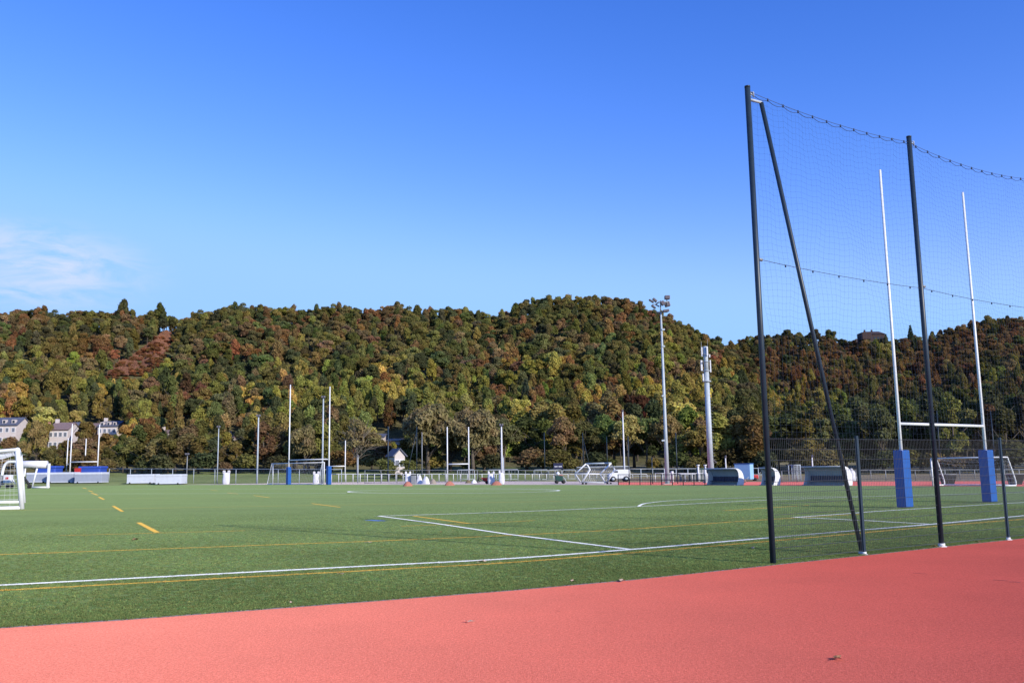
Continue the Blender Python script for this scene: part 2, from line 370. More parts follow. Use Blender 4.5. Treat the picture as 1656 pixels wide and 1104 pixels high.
# brace
bt = P(1231,166,A.y+.15); bb = G(1394,896)
mb = MB(); mb.tube([bt-A, bb-A+Vector((0,0,.04))], .042, 18); br = mb.build('brace', 'anthracite', rA)
mb = MB(); mb.tube([Vector((.02,0,bt.z)), bt-A], .028, 10); mb.build('bracket', 'galv', br)
mb = MB(); mb.box(bb-A+Vector((0,0,.012)), (.12,.12,.02)); mb.tube([bb-A+Vector((0,0,.02)), bb-A+Vector((-.010,0,.06))], .054, 14); mb.build('base_sleeve', 'white_dull', br)
# net
netroot = empty('ball_stop_net', A, 'dark wide-mesh ball net hanging between the tall grey posts', 'net')
def topz(s):
    # height of the carrying cable above ground, s in metres from A along the fence
    s1 = s/bay
    if s1 <= 1:
        a, b = hA-.10, hB-.14; return a+(b-a)*s1-.16*4*s1*(1-s1)*.7
    t = min(1.05, s1-1); a, b = hB-.16, hB-.14; return a+(b-a)*t-.17*4*t*(1-t)*.9
Fh = zt(1390,706,G(1391,897).y)     # fence height
total = bay*2.0
cell = .125
nc = int(total/cell); 
lo = Fh-.05
def netpt(s, z01):
    ztop = topz(s)-.03-.065*abs(math.sin(math.pi*s/.44))
    z = lo+(ztop-lo)*z01
    wob = .05*math.sin(s*1.7+z*1.1)+.03*math.sin(s*4.1-z*2.3+1)
    zz = z+(.05*math.sin(s*1.3+z*.9)+.025*math.sin(s*5.3+z*2))*math.sin(math.pi*z01)
    ss = s+(.035*math.sin(z*2.1+s*3)+.02*math.sin(z*5+s))*math.sin(math.pi*z01)
    return dd*ss+nn*(wob-.02)+Vector((0,0,zz))
rows = int((hA-lo)/cell)
mb = MB()
for i in range(nc+1):
    s = .12+(total-.2)*i/nc
    mb.tube([netpt(s, j/26) for j in range(27)], 0.0011, 3, caps=False)
for j in range(rows+1):
    mb.tube([netpt(.12+(total-.2)*i/80, j/rows) for i in range(81)], 0.0011, 3, caps=False)
mb.build('net_mesh', 'net', netroot)
mb = MB()
n = int(total/.44)
for k in range(n):
    s0, s1 = .12+k*(total-.2)/n, .12+(k+1)*(total-.2)/n
    mb.tube([dd*(s0+(s1-s0)*t/8)+Vector((0,0,topz(s0+(s1-s0)*t/8)-.02-.055*math.sin(math.pi*t/8)**.8)) for t in range(9)], .0055, 5, caps=False)
mb.build('hem_rope', 'net', netroot)
mb = MB(); mb.tube([dd*(total*i/60)+Vector((0,0,topz(total*i/60))) for i in range(61)], .0045, 6)
cb = mb.build('carrying_cable', 'wire', netroot)
for k in range(n+1):
    s0 = .12+k*(total-.2)/n; p = dd*s0+Vector((0,0,topz(s0)-.012)); MB().tube([p-Vector((0,0,.03)), p+Vector((0,0,.025))], .016, 8).build('clip', 'net', cb)
zmid0 = zt(1244,418,A.y)
def midz(s):
    s1 = (s/bay) % 1.0
    return zmid0-.10*4*s1*(1-s1)*.5-.01*s
mb = MB(); mb.tube([dd*(.1+(total-.1)*i/60)+Vector((0,0,midz(.1+(total-.1)*i/60))) for i in range(61)], .005, 6); mc = mb.build('middle_cable', 'wire', netroot)
for k in range(1, 13):
    s0 = k*total/13; p = dd*s0+Vector((0,0,midz(s0)-.01)); MB().tube([p-Vector((0,0,.03)), p+Vector((0,0,.015))], .015, 8).build('clip', 'net', mc)
# fence panels below
fr = empty('panel_fence', A, 'dark grey welded wire fence standing below the ball net', 'fence')
posts_s = [0, bay/2, bay, bay*1.5, bay*2.0]
for k, s in enumerate(posts_s):
    if k in (1, 3):
        mb = MB(); p = dd*s; mb.box(p+Vector((0,0,Fh/2+.02)), (.06,.05,Fh), rz=math.atan2(dd.y, dd.x)); po = mb.build('post', 'anthracite', fr)
        mb = MB(); mb.box(p+Vector((0,0,.012)), (.11,.11,.02)); mb.tube([p+Vector((0,0,.02)), p+Vector((0,0,.06))], .044, 12); mb.build('base_sleeve', 'white_dull', po)
ang = math.atan2(dd.y, dd.x)
for k in range(len(posts_s)-1):
    s0, s1 = posts_s[k]+.07, posts_s[k+1]-.05
    mb = MB(); z0 = .06; z1 = Fh-.03
    nv = int((s1-s0)/.05)
    for i in range(nv+1):
        p = dd*(s0+(s1-s0)*i/nv); mb.tube([p+Vector((0,0,z0)), p+Vector((0,0,z1))], .0023, 3, caps=False)
    nh = 11
    for j in range(nh+1):
        z = z0+.02+(z1-z0-.04)*j/nh
        for off in (-.008, .008):
            mb.tube([dd*s0+nn*off+Vector((0,0,z)), dd*s1+nn*off+Vector((0,0,z))], .0036, 4)
    mb.build('panel', 'wire', fr)
# ------------------------------------------------------------------ goals
def rod(mb, a, b, r, n=10, mi=0): return mb.tube([a, b], r, n, mi)
def rugby(name, a, b, za, zb, zc, ztop, ztop2, r, label, pad=None, padw=.42, mat='white'):
    ctr = (a+b)/2; ctr.z = 0
    root = empty(name, Vector((a.x, a.y, za)), label, 'rugby goal', 'H-shaped rugby goals')
    o = Vector((a.x, a.y, za)); dirv = (b-a); dirv.z = 0; rz = math.atan2(dirv.y, dirv.x)
    for q, t, zb_ in ((a, ztop, za), (b, ztop2, zb)):
        q2 = Vector((q.x, q.y, 0)); mb = MB(); mb.tube([q2+Vector((0,0,zb_))-o, q2+Vector((0,0,(zb_+t)*.45))-o, q2+Vector((0,0,t))-o], r*1.1, 14, r2=r*.8); mb.build('upright', mat, root)
        if pad:
            mb = MB(); mb.box(q2+Vector((0,0,zb_+.03+pad/2))-o, (padw, padw, pad), rz=rz-.10); pd = bevel(mb.build('post_pad', 'blue_pad', root), .035, 3)
            for kk in range(3):
                mb = MB().box(q2+Vector((0,0,zb_+pad*(.2+.3*kk)))-o, (padw+.012, padw+.012, .035), rz=rz-.10)
                bevel(mb.build('strap', 'blue_pad', pd), .01, 1)
    a2 = Vector((a.x, a.y, zc)); b2 = Vector((b.x, b.y, zc))
    mb = MB(); rod(mb, a2-o, b2-o, r*.9, 12); mb.build('crossbar', mat, root)
    return root
def H_at(q, px, py): return P(px, py, q.y).z
a = G(1464,821); b = G(1601,812)
rugby('rugby_goal', a, b, 0, 0, (H_at(a,1459,685.5)+H_at(b,1594,688))/2, H_at(a,1426,275), H_at(b,1564,311), .062, 'white rugby goal with blue post pads seen through the near fence', pad=H_at(a,1450,729), padw=.44)
a = G(466.5,783.6); b = G(531.5,783.6)
rugby('rugby_goal', a, b, 0, 0, (H_at(a,467,743)+H_at(b,531,743))/2, H_at(a,467.5,622), H_at(b,534.5,625), .085, 'white rugby goal with blue post pads beside the netted goal across the pitch', pad=H_at(a,466,755), padw=.5)
Yc = 128
a = at(723.6, Yc); b = at(758.4, Yc)
rugby('rugby_goal', a, b, a.z, b.z, zt(740,750,Yc), zt(724.5,690,Yc), zt(759,690,Yc), .09, 'bare white rugby goal in front of the two grey willows')
Yc = 172
a = at(112.5, Yc); b = at(157, Yc)
rugby('rugby_goal', a, b, a.z, b.z, zt(135,746.5,Yc), zt(117.4,685,Yc), zt(160,686,Yc), .11, 'taller of the two white rugby goals at the far left')
Yc = 178
a = at(107, Yc); b = at(136.5, Yc)
rugby('rugby_goal', a, b, a.z, b.z, zt(120,750,Yc), zt(110,708,Yc), zt(138.5,709,Yc), .10, 'shorter of the two white rugby goals at the far left')
Yc = 150
a = at(532, Yc); b = at(558, Yc)
rugby('rugby_goal', a, b, a.z, b.z, zt(545,753.5,Yc), zt(534,712,Yc), zt(558.7,712,Yc), .09, 'small white rugby goal beyond the fence, half hidden by a blue pad')

def soccer(label, N0, F0, h, depthv, topd, r=.055, net=True, weights=True, wheel=False, cell=.45, lean=Vector((0,0,0))):
    """N0,F0 bases of the two posts; depthv vector from post to back base; topd vector from post top to upper back corner"""
    root = empty('football_goal', N0, label, 'football goal', 'portable football goals')
    o = N0.copy(); up = Vector((0,0,h))+lean
    for p in (N0, F0):
        q = p-o
        MB().tube([q, q+up], r, 12).build('goal_post', 'white', root)
        mb = MB()
        mb.tube(dense([tuple(q+up), tuple(q+up+topd*.8), tuple(q+up+topd+Vector((0,0,-.15))), tuple(q+depthv+Vector((0,0,.45))), tuple(q+depthv+Vector((0,0,.05)))], 4), r*.75, 8)
        mb.tube([q+Vector((0,0,.06)), q+depthv+Vector((0,0,.06))], r*.9, 8)
        mb.build('side_frame', 'white', root)
    mb = MB(); rod(mb, N0-o+up, F0-o+up, r, 10); mb.build('crossbar', 'white', root)
    mb = MB(); rod(mb, N0-o+depthv+Vector((0,0,.07)), F0-o+depthv+Vector((0,0,.07)), r, 10); mb.build('rear_bar', 'white', root)
    if net:
        mb = MB(); L = (F0-N0); nL = max(2, int(L.length/cell)); nz = max(3, int(h/cell)+2)
        def bp(s, t):   # from top front to bottom back
            base = L*s; sag = -.25*math.sin(math.pi*s)*math.sin(math.pi*min(1, t*1.5))
            p0 = base+up; p1 = base+up+topd+Vector((0,0,-.1)); p2 = base+depthv+Vector((0,0,.08))
            return (p0.lerp(p1, t/.35) if t < .35 else p1.lerp(p2, (t-.35)/.65))+Vector((0,0,sag))
        for i in range(nL+1): mb.tube([bp(i/nL, t/10) for t in range(11)], .006, 3, caps=False)
        for j in range(nz+1): mb.tube([bp(s/8, j/nz) for s in range(9)], .006, 3, caps=False)
        for q in (Vector((0,0,0)), L):
            for j in range(1, nz):
                z = h*j/nz; mb.tube([q+Vector((0,0,z)), q+depthv.lerp(topd, z/h)+Vector((0,0,z))], .006, 3, caps=False)
            for j in range(1, 4):
                t = j/4; mb.tube([q+topd*t+up, q+depthv*t+Vector((0,0,.06))], .006, 3, caps=False)
        mb.build('net', 'wnet', root)
    if wheel:
        for p in (N0, F0):
            q = p-o+depthv*.6
            wm = MB(); wm.tube([q+Vector((-.06,0,.17)), q+Vector((.06,0,.17))], .17, 14); wm.build('wheel', 'rubber', root)
    return root
# far goal beside padded rugby posts
N0 = G(441,783.2); F0 = G(524,783.4)
soccer('white netted football goal standing across the pitch between blue pads', N0, F0, H_at(N0,442,749.5), VD*2.0+Vector((-.3,.4,0)), VD*.9, .06, cell=.35)
# right goal behind near rugby goal
N0 = G(1509,785.5); F0 = G(1624,786.5)
soccer('white football goal on the pitch edge behind the near rugby goal', N0, F0, H_at(F0,1624,739), Vector((.95,.25,0)), Vector((.5,.1,0)), .06, wheel=False, cell=.4)
# left near goal, cropped by the picture edge
N0 = G(35.5,823); F0 = G(38.5,813)
soccer('largest white football goal, cut off by the left edge of the photo', N0, F0, H_at(N0,26,727), Vector((-2.3,-.5,0)), Vector((-1.4,-.15,-.12)), .125, cell=.3, lean=Vector((-.40,-.05,0)))
# second left goal: folded with thick rolled net on its bar
Yg = G(78,789).y
o = G(78,789); root = empty('football_goal', o, 'white portable goal with its net rolled up, behind the largest left goal', 'football goal', 'portable football goals')
def LP(px, py, dy=0): return P(px, py, Yg+dy)-o
bevel(MB().box((LP(78.5,749)+LP(78.5,789))/2, (.30,.3,LP(78,749).z)).build('goal_post', 'white', root), .04)
MB().tube([LP(80,787.5), LP(52,787.8)], .13, 8).build('base_bar', 'white', root)
MB().tube([LP(52,787.5), LP(56.5,770), LP(60,757)], .12, 8).build('side_frame', 'white', root)
mb = MB()
mb.tube([LP(27,750.5,.3)+Vector((0,0,0)), LP(50,750.6,.3), LP(76,750.8,.3)], .50, 12); mb.build('rolled_net', 'bag', root)
mb = MB(); mb.tube(dense([tuple(LP(27,746.5)), tuple(LP(16,746.5)), tuple(LP(10,749)), tuple(LP(6,756)), tuple(LP(3,769))], 4), .19, 8); mb.build('side_frame', 'white', root)
mb = MB(); mb.tube([LP(41,757), LP(40,768), LP(37,776)], .1, 8); mb.build('strut', 'white', root)
mb = MB(); mb.tube([LP(38,771), LP(50,787)], .18, 8); mb.build('wheel_leg', 'rubber', root)
mb = MB(); mb.tube([LP(47.5,786.5,-.15), LP(47.5,786.5,.25)], .28, 14); mb.build('wheel', 'rubber', root)
mb = MB(); mb.tube([LP(0,815)*0+LP(45,789.5), LP(30,799)], .09, 8); mb.build('tow_bar', 'white', root)

# folded hexagonal goal right of centre
Yg = G(960,782.6).y; o = G(942,782.6); o.z = 0
root = empty('football_goal', o, 'white portable goal tipped on its wheels with two diamond-shaped end frames', 'football goal', 'portable football goals')
def LP(px, py, dy=0): return P(px, py, Yg+dy)-o
for vs in ([(930.5,766),(947.5,750),(950.5,752.5),(954,759),(950,766),(942,779),(938.5,779)], [(970.5,766),(988.5,748.5),(994,758.5),(989,768),(980.5,781),(978,778.5)]):
    pts = [LP(x, y) for x, y in vs]; pts = pts+[pts[0], pts[1]]
    MB().tube(pts, .085, 8).build('end_frame', 'white', root)
MB().tube([LP(947.5,749.5), LP(988.5,748.5)], .085, 8).build('top_bar', 'shell', root)
MB().tube([LP(930.5,766), LP(970.5,766)], .06, 8).build('front_bar', 'white', root)
MB().tube([LP(940,779.2), LP(979,780.2)], .06, 8).build('bottom_bar', 'wnet', root)
mb = MB()
for i in range(13):
    t = i/12; mb.tube([LP(948,750,.2).lerp(LP(988,749.5,.2), t), LP(952,759,.8).lerp(LP(992,759,.8), t), LP(941,778,.4).lerp(LP(979,779,.4), t)], .012, 3, caps=False)
for j in range(7):
    t = j/6; mb.tube([LP(952,753,.3).lerp(LP(942,777,.5), t), LP(990,753,.3).lerp(LP(980,778,.5), t)], .012, 3, caps=False)
mb.build('net', 'wnet', root)
for px in (945, 985):
    for k in (-2.5, 2.8): MB().tube([LP(px+k,781.6,-.15), LP(px+k,781.6,.15)], .12, 12).build('wheel', 'rubber', root)

# ------------------------------------------------------------------ dugouts
def dugout(pn, L, h, label, nseats):
    root = empty('dugout', pn, label, 'dugout', 'curved team dugouts beside the pitch', rz=TH)
    # local x = away from the pitch, local y = along the touchline (away from camera)
    D = h*.72; prof = []
    for i in range(13):
        t = i/12; ang = -.15+t*1.45
        prof.append((D*.28+D*.72*math.cos(ang*1.05), h*.10+h*.90*math.sin(max(0, ang)*1.18) if ang > 0 else h*.05))
    prof = [(D*.92, 0.02)]+[(D*(.98-.02*0), h*.15), (D*1.0, h*.35), (D*.97, h*.52), (D*.90, h*.68), (D*.78, h*.82), (D*.60, h*.92), (D*.35, h*.985), (D*.08, h*1.0)]
    t_ = .05
    inner = [(x-(t_ if i < 6 else .02), z-(0 if i < 4 else t_)) for i, (x, z) in enumerate(prof)]
    MB().prism(prof+inner[::-1], 0.03, L-.03).build('shell', 'shell', root)
    for y in (0, L-.03):
        crescent = prof+[(D*.30, h*.90), (D*.42, h*.74), (D*.44, h*.5), (D*.36, h*.25), (D*.18, 0.02)]
        MB().prism(crescent, y, y+.03).build('end_panel', 'white_dull', root)
    mb = MB(); mb.box((D*.62, L/2, h*.21), (.12, L-.3, .05)); mb.box((D*.62,.3,h*.1), (.06,.06,h*.2)); mb.box((D*.62,L-.3,h*.1), (.06,.06,h*.2)); mb.build('bench_frame', 'galv_d', root)
    w = (L-.4)/nseats
    for i in range(nseats):
        y = .2+w*(i+.5); mb = MB()
        mb.box((D*.56, y, h*.25), (.38, w*.86, .05)); mb.box((D*.78, y, h*.38), (.05, w*.86, h*.27)); bevel(mb.build('seat', 'seat', root), .015, 1)
    mb = MB().box((D*.45, L/2, .03), (D*.95, L-.1, .05)); mb.build('floor_board', 'galv_d', root)
    mb = MB(); mb.tube([(D*.08,0,h),(D*.08,L,h)], .03, 8); mb.build('front_rail', 'white_dull', root)
def dug(px, py, pxl, top, label, nseats):
    p = G(px, py); best = None
    for k in range(10, 120):
        L = k*.1; q = p+VD*L
        x, y = proj(q)
        if x <= pxl: break
    dugout(p, L, H_at(p, px, top), label, nseats)
dug(1189, 784.6, 1141, 757, 'curved grey dugout with navy seats, farthest left of the three', 9)
dug(1248, 784.8, 1228, 756, 'curved grey dugout partly hidden behind the tall end post', 7)
dug(1364, 785.3, 1297, 753.5, 'long curved grey dugout with navy seats seen through the wire fence', 11)

# ------------------------------------------------------------------ tall masts
def mast_main():
    p = G(1079.5, 782.5); Y = p.y; o = p
    root = empty('floodlight_mast', p, 'tall pale floodlight mast with several lamps on top, rising above the ridge', 'floodlight')
    ht = P(1072.5, 506, Y).z
    mb = MB(); mb.tube([(0,0,0), (0,0,ht*.35), (0,0,ht)], .23, 20, r2=.085); mb.build('pole', 'galv', root)
    mb = MB(); mb.box((0,0,.04), (.9,.9,.08)); mb.build('base_plate', 'concrete', root)
    def Q(px, py, dy=0): v = P(px, py, Y)-o; return Vector((v.x+(1072.5-1079.5)*0, v.y*0+dy, v.z))
    xo = Q(1072.5,506).x
    def q(px, py, dy=0):
        v = Q(px, py, dy); v.x -= xo; return v
    mb = MB(); mb.tube([q(1072,506), q(1072,486)], .06, 8)
    mb.tube([q(1064,491.5,.3), q(1070,488), q(1073,492)], .07, 6); mb.tube([q(1064,491.5,.2), q(1069,496,-.2)], .07, 6); mb.tube([q(1058,493,0), q(1064,491.5)], .05, 6)
    mb.tube([q(1072,489), q(1083,488)], .05, 6); mb.tube([q(1067,505,0), q(1083,504,0)], .07, 6); mb.tube([q(1082,482), q(1082.5,494)], .05, 6)
    mb.build('lamp_arm', 'galv_d', root)
    for (px, py, w, h, tilt, dy) in ((1063.5,484,6.5,2.2,.75,.4), (1056,488,7,1.3,.6,-.4), (1061,495.5,6.5,1.5,.65,.2), (1074.5,491,4.2,5,-.5,-.3), (1082,481.5,6.5,4.2,0,-.2), (1083.5,491,6.5,5.5,-.25,.3), (1080,503,8,2.6,-.15,-.2), (1069.5,504.5,5,1.4,.1,.3)):
        m = Y/F; c = q(px, py, dy); R = Matrix.Rotation(tilt, 3, 'Y')
        lm = MB().box(c, (w*m*1.3, .5, h*m*1.45), M4=R); lo = bevel(lm.build('lamp', 'lamp', root), .05)
        MB().box(c+Vector((0,-.26,0)), (w*m*1.1, .02, h*m*1.2), M4=R).build('lamp_glass', 'lampglass', lo)
    for py in (533, 560, 640, 712): MB().box(q(1072.5, py)+Vector((.22,-.1,0)), (.3,.15,.16)).build('cable_box', 'galv', root)
mast_main()
def telecom():
    Y = 92.0; p = at(1150.5, Y); o = p
    root = empty('telecom_mast', p, 'thick galvanised antenna mast with panel antennas, behind the left dugout', 'antenna mast')
    z = lambda py: P(1147, py, Y).z-o.z
    mb = MB(); mb.tube([(0,0,0), (0,0,z(600)), ], .30, 24, r2=.25); mb.build('pole', 'galv', root)
    mb = MB(); mb.tube([(0,0,z(600)), (0,0,z(560))], .23, 24); mb.build('upper_pole', 'galv', root)
    for y0_, y1_, r_ in ((617,615.6,.44),(600,599,.38),(585,584.5,.34),(573,572.5,.32)): MB().tube([(0,0,z(y0_)), (0,0,z(y1_))], r_, 20).build('collar', 'galv', root)
    for (x, y0, y1, w, dy) in ((-.38,561,576,.14,0), (-.44,582,599,.20,.1), (.38,573,578,.12,-.1), (.44,582,602,.12,0), (-.38,604,616,.12,-.1), (.10,561,576,.16,-.33)):
        mb = MB().box((x, dy, (z(y0)+z(y1))/2), (w, .14, z(y0)-z(y1))); bevel(mb.build('antenna_panel', 'white_dull', root), .03)
    MB().tube([(-.40,0,z(575)), (-.40,0,z(552))], .02, 6).build('whip_aerial', 'galv_d', root); MB().tube([(.25,0,z(565)), (.25,0,z(549))], .015, 6).build('whip_aerial', 'galv_d', root)
    for k in range(28): MB().tube([(.24,-.30,2+k*.33), (.44,-.26,2+k*.33)], .012, 5).build('climbing_rung', 'galv_d', root)
    mb = MB().box((0,0,.1), (1.4,1.4,.2)); mb.build('foundation', 'concrete', root)
telecom()
def lampmast(px, top, Y, r, label, heads=2, mat='galv', w=5, name='floodlight_mast', base=None):
    r *= .8
    if px < 600: Y = max(Y, Yedge(px)+7)
    p = at(px, Y); z = zt(px, top, Y)-p.z; m = Y/F
    root = empty(name, p, label, 'floodlight' if name == 'floodlight_mast' else 'street lamp', 'slim lamp masts along the far side')
    MB().tube([(0,0,0), (0,0,z*.5), (0,0,z)], r, 12, r2=r*.65).build('pole', mat, root)
    MB().tube([(-w*m*.4,0,z-.1), (w*m*.4,0,z-.1)], .05, 6).build('lamp_arm', 'galv_d', root)
    for k in range(heads):
        x = (k-(heads-1)/2)*w*m*.62
        R = Matrix.Rotation(.35, 3, 'X')
        lo = MB().box((x,-.12,z+.02), (w*m*.42,.4,.28), M4=None).build('lamp', 'lamp', root); bevel(lo, .04)
        MB().box((x,-.33,z), (w*m*.34,.02,.2)).build('lamp_glass', 'lampglass', lo)
    return root
lampmast(415.5, 672, 124, .18, 'grey floodlight mast between the white bag and the netted goal', 2, w=6)
lampmast(521, 642, 124, .17, 'grey floodlight mast rising inside the padded rugby posts', 2, w=6)
lampmast(351, 690, 128, .12, 'slim pale lamp mast beside the leftmost white bag', 2, w=5)
lampmast(812, 687, 118, .16, 'white floodlight mast right of the two willows', 2, 'white_dull', w=6)
lampmast(1010.5, 664, 108, .13, 'slim white lamp mast standing behind the white van', 1, 'white_dull', w=4)
lampmast(301.5, 734, 124, .12, 'short street lamp right of the pale boxes', 2, 'galv_d', w=6, name='street_lamp')
lampmast(578.5, 737, 128, .12, 'short street lamp under the bare grey tree', 1, 'galv', w=5, name='street_lamp')
lampmast(682.5, 700, 150, .12, 'thin lamp post in front of the left willow', 1, 'galv_d', w=3, name='street_lamp')
lampmast(814.5, 738, 121, .12, 'short post close beside the white floodlight mast', 1, 'galv', w=3, name='street_lamp')
lampmast(1175, 738.5, 98, .11, 'small white lamp post behind the leftmost dugout', 1, 'white_dull', w=4, name='street_lamp')
lampmast(1315.5, 737.5, 90, .10, 'small white lamp post behind the long dugout', 1, 'white_dull', w=3, name='street_lamp')
# thin dark net posts of the far pitches
def thin(px, top, Y, label, r=.07, lean=None, mat='anthracite'):
    r *= .75
    p = at(px, Y); z = zt(px, top, Y)-p.z
    root = empty('slender_net_post', p, label, 'post', 'slender dark net posts at the back')
    MB().tube([(0,0,0), (0,0,z)], r, 8).build('pole', mat, root)
    MB().tube([(0,0,z), (0,0,z+.06)], r*1.25, 8).build('cap', mat, root)
    if lean is not None:
        MB().tube([(lean,0,0), (0,0,z*.93)], r*.7, 8).build('brace', mat, root)
thin(627.5, 690, 140, 'slender dark post left of the small white house front', .14)
thin(674, 690, 125, 'slender grey post with a leaning brace before the left willow', .07, lean=-1.6)
thin(881.5, 700, 130, 'slender dark post in front of the trees left of the scoreboard')
thin(944, 700, 130, 'slender dark post above the tipped goal, with a leaning brace', .06, lean=1.3)
thin(983, 706, 135, 'slender dark post above the right diamond frame', .06)
thin(1018, 705, 92, 'slender dark post just right of the white van', .06)
thin(1055.5, 740, 90, 'short dark post left of the big floodlight mast', .06)
thin(1096, 700, 90, 'slender dark post right of the big floodlight mast', .06)
thin(1524, 665, 80, 'slender dark post behind the near rugby crossbar', .05)
thin(1612, 665, 80, 'slender dark post behind the right rugby upright', .05)

# ------------------------------------------------------------------ fences of the far side
def railfence(name, label, pxs, Yf, topy, mat, r=.04, rails=(1.0,), mesh=None, lowmat=None, group=None, capp=False):
    p0 = at(pxs[0], Yf(pxs[0])); root = empty(name, p0, label, 'fence', group); tops = []
    pts = []
    for px in pxs:
        p = at(px, Yf(px)); z = zt(px, topy(px), Yf(px)); pts.append((p-p0, z-p0.z))
    mb0 = None
    for p, z in pts[:100]:
        MB().tube([p, Vector((p.x, p.y, z))], r, 6).build('post', mat, root)
    for k, fr_c in enumerate(rails):
        mb = MB(); mb.tube([Vector((p.x, p.y, p.z+(z-p.z)*fr_c)) for p, z in pts], r*.8, 6); mb.build('rail', mat, root)
    if mesh:
        mb = MB()
        for (p, z), (q, y) in zip(pts[:-1], pts[1:]):
            n = max(2, int((q-p).length/mesh))
            for i in range(n):
                s = p.lerp(q, i/n); t = z+(y-z)*i/n; mb.tube([s, Vector((s.x, s.y, t))], .006, 3, caps=False)
        for j in range(1, 7):
            f_ = j/7; mb.tube([Vector((p.x, p.y, p.z+(z-p.z)*f_)) for p, z in pts], .006, 3, caps=False)
        mb.build('wire_mesh', 'wire', root)
    return root
railfence('wire_fence', 'grey tubular wire fence along the far left side behind the boxes', [176+34.2*i for i in range(12)], lambda x: Yedge(x)+6, lambda x: 757.5+(x-176)*.003, 'galv', .05, (1.0,), mesh=.35, group='wire fences around the far side')
railfence('wire_fence', 'grey tubular wire fence from the netted goal to the scoreboard', [590+26*i for i in range(13)], lambda x: 121, lambda x: 760+.0*(x), 'galv_d', .045, (1.0, .05), mesh=.4, group='wire fences around the far side')
railfence('wire_fence', 'dark wire fence between the tipped goal and the dugouts', [1000+17.5*i for i in range(9)], lambda x: Yedge(x)+1.0, lambda x: 767+.0*x, 'anthracite', .045, (1.0, .5), mesh=.3, group='wire fences around the far side')
railfence('wire_fence', 'pale wire fence behind the white van and the dugouts', [1018+19*i for i in range(13)], lambda x: 104, lambda x: 758-.006*(x-1018), 'galv', .045, (1.0, .45), mesh=.35, group='wire fences around the far side')
railfence('wire_fence', 'dark wire fence across the dry ground behind the near rugby goal', [1265+24*i for i in range(18)], lambda x: 88, lambda x: 761-.006*(x-1265), 'galv_d', .04, (1.0,), mesh=.3, group='wire fences around the far side')
railfence('handrail_fence', 'low white handrail fence with short posts along the far touchline', [536+11.6*i for i in range(45)], lambda x: 132, lambda x: 766.3, 'white_dull', .055, (1.0,), group='low white rails around the far pitches')
railfence('handrail_fence', 'low white rail beyond the slim posts at the right of the van', [1060+12*i for i in range(8)], lambda x: 100, lambda x: 765, 'white_dull', .04, (1.0,), group='low white rails around the far pitches')
# tubular barriers
def barrier(px0, px1, Y, y0, y1, label):
    p = at((px0+px1)/2, Y); root = empty('tubular_barrier', p, label, 'barrier', 'tubular barriers behind the white rail')
    w = (px1-px0)*Y/F/2; z1 = zt(px0, y0, Y)-p.z; z0 = max(.05, zt(px0, y1, Y)-p.z)
    MB().tube([(-w,0,z0), (-w,0,z1-.1), (-w+.1,0,z1), (w-.1,0,z1), (w,0,z1-.1), (w,0,z0)], .05, 6).build('frame', 'galv', root)
    mb = MB()
    n = 9
    for i in range(1, n): mb.tube([(-w+2*w*i/n,0,z0+.1), (-w+2*w*i/n,0,z1-.05)], .014, 4)
    mb.tube([(-w,0,z0+.1), (w,0,z0+.1)], .03, 6); mb.build('bars', 'galv', root)
for i, (a_, b_, l) in enumerate(((740,767,'tubular barrier right of the bare rugby goal'), (790,838,'long tubular barrier behind the white floodlight mast'), (864,886,'tubular barrier left of the scoreboard'), (888,908,'tubular barrier below the scoreboard'), (910,931,'tubular barrier between the scoreboard and the tipped goal'))):
    barrier(a_, b_, 128, 759.5, 776, l)

# ------------------------------------------------------------------ left boxes and mats
def wheelbox(x0, x1, y0, label, Y=None):
    Y = Yedge((x0+x1)/2)-1
    p = at((x0+x1)/2, Y); m = Y/F; root = empty('wheeled_box', p, label, 'storage box', 'low grey wheeled boxes at the far left')
    w = (x1-x0)*m-.12; h = zt((x0+x1)/2, y0, Y)-p.z; D = 2.6
    bevel(MB().box((0,0,.22+(h-.22-.5)/2), (w, D, h-.72)).build('body', 'boxtop' if x0 > 200 else 'box', root), .03)
    bevel(MB().box((0,0,h-.32), (w+.03, D+.1, .36)).build('lid', 'boxtop', root), .06)
    bevel(MB().box((0,0,.2), (w+.04, D+.04, .14)).build('skirt', 'boxtop', root), .02)
    for x in (-w*.38, w*.38):
        for y in (-D*.5, D*.42):
            MB().tube([(x-.1,y,.14), (x+.1,y,.14)], .14, 12).build('wheel', 'rubber', root)
wheelbox(48, 81, 762.5, 'low grey wheeled box seen through the folded white goal', 140)
wheelbox(82, 123.5, 762, 'low grey wheeled box right of the folded white goal', 140)
wheelbox(126, 170, 762, 'low grey wheeled box at the right end of the left trio', 140)
wheelbox(210, 253.5, 765, 'pale low wheeled box, left one of the separate pair', 132)
wheelbox(256.5, 298, 765, 'pale low wheeled box, right one of the separate pair', 132)
def mat_(x0, x1, y0, y1, Y, label):
    p = at((x0+x1)/2, Y); m = Y/F; root = empty('landing_mat', p, label, 'sports mat', 'blue landing mats behind the boxes')
    w = (x1-x0)*m; z1 = zt(x0, y0, Y)-p.z
    o_ = MB().box((0,0,z1*.5), (w*.94,3,z1*.8)).build('mattress', 'mat_blue', root); bevel(o_, .3, 3)
    o_ = MB().box((0,0,z1*.88), (w,3.2,z1*.2)).build('cover', 'mat_blue', root); bevel(o_, .15, 3)
mat_(64, 96, 753, 762, 168, 'blue landing mat behind the white folded goal')
mat_(132, 168, 753.5, 762, 166, 'blue landing mat behind the right box of the trio')
p = at(125, 163); root = empty('red_crate', p, 'small red crate peeking above the gap between two grey boxes', 'crate')
zz = zt(125,757,163)-p.z
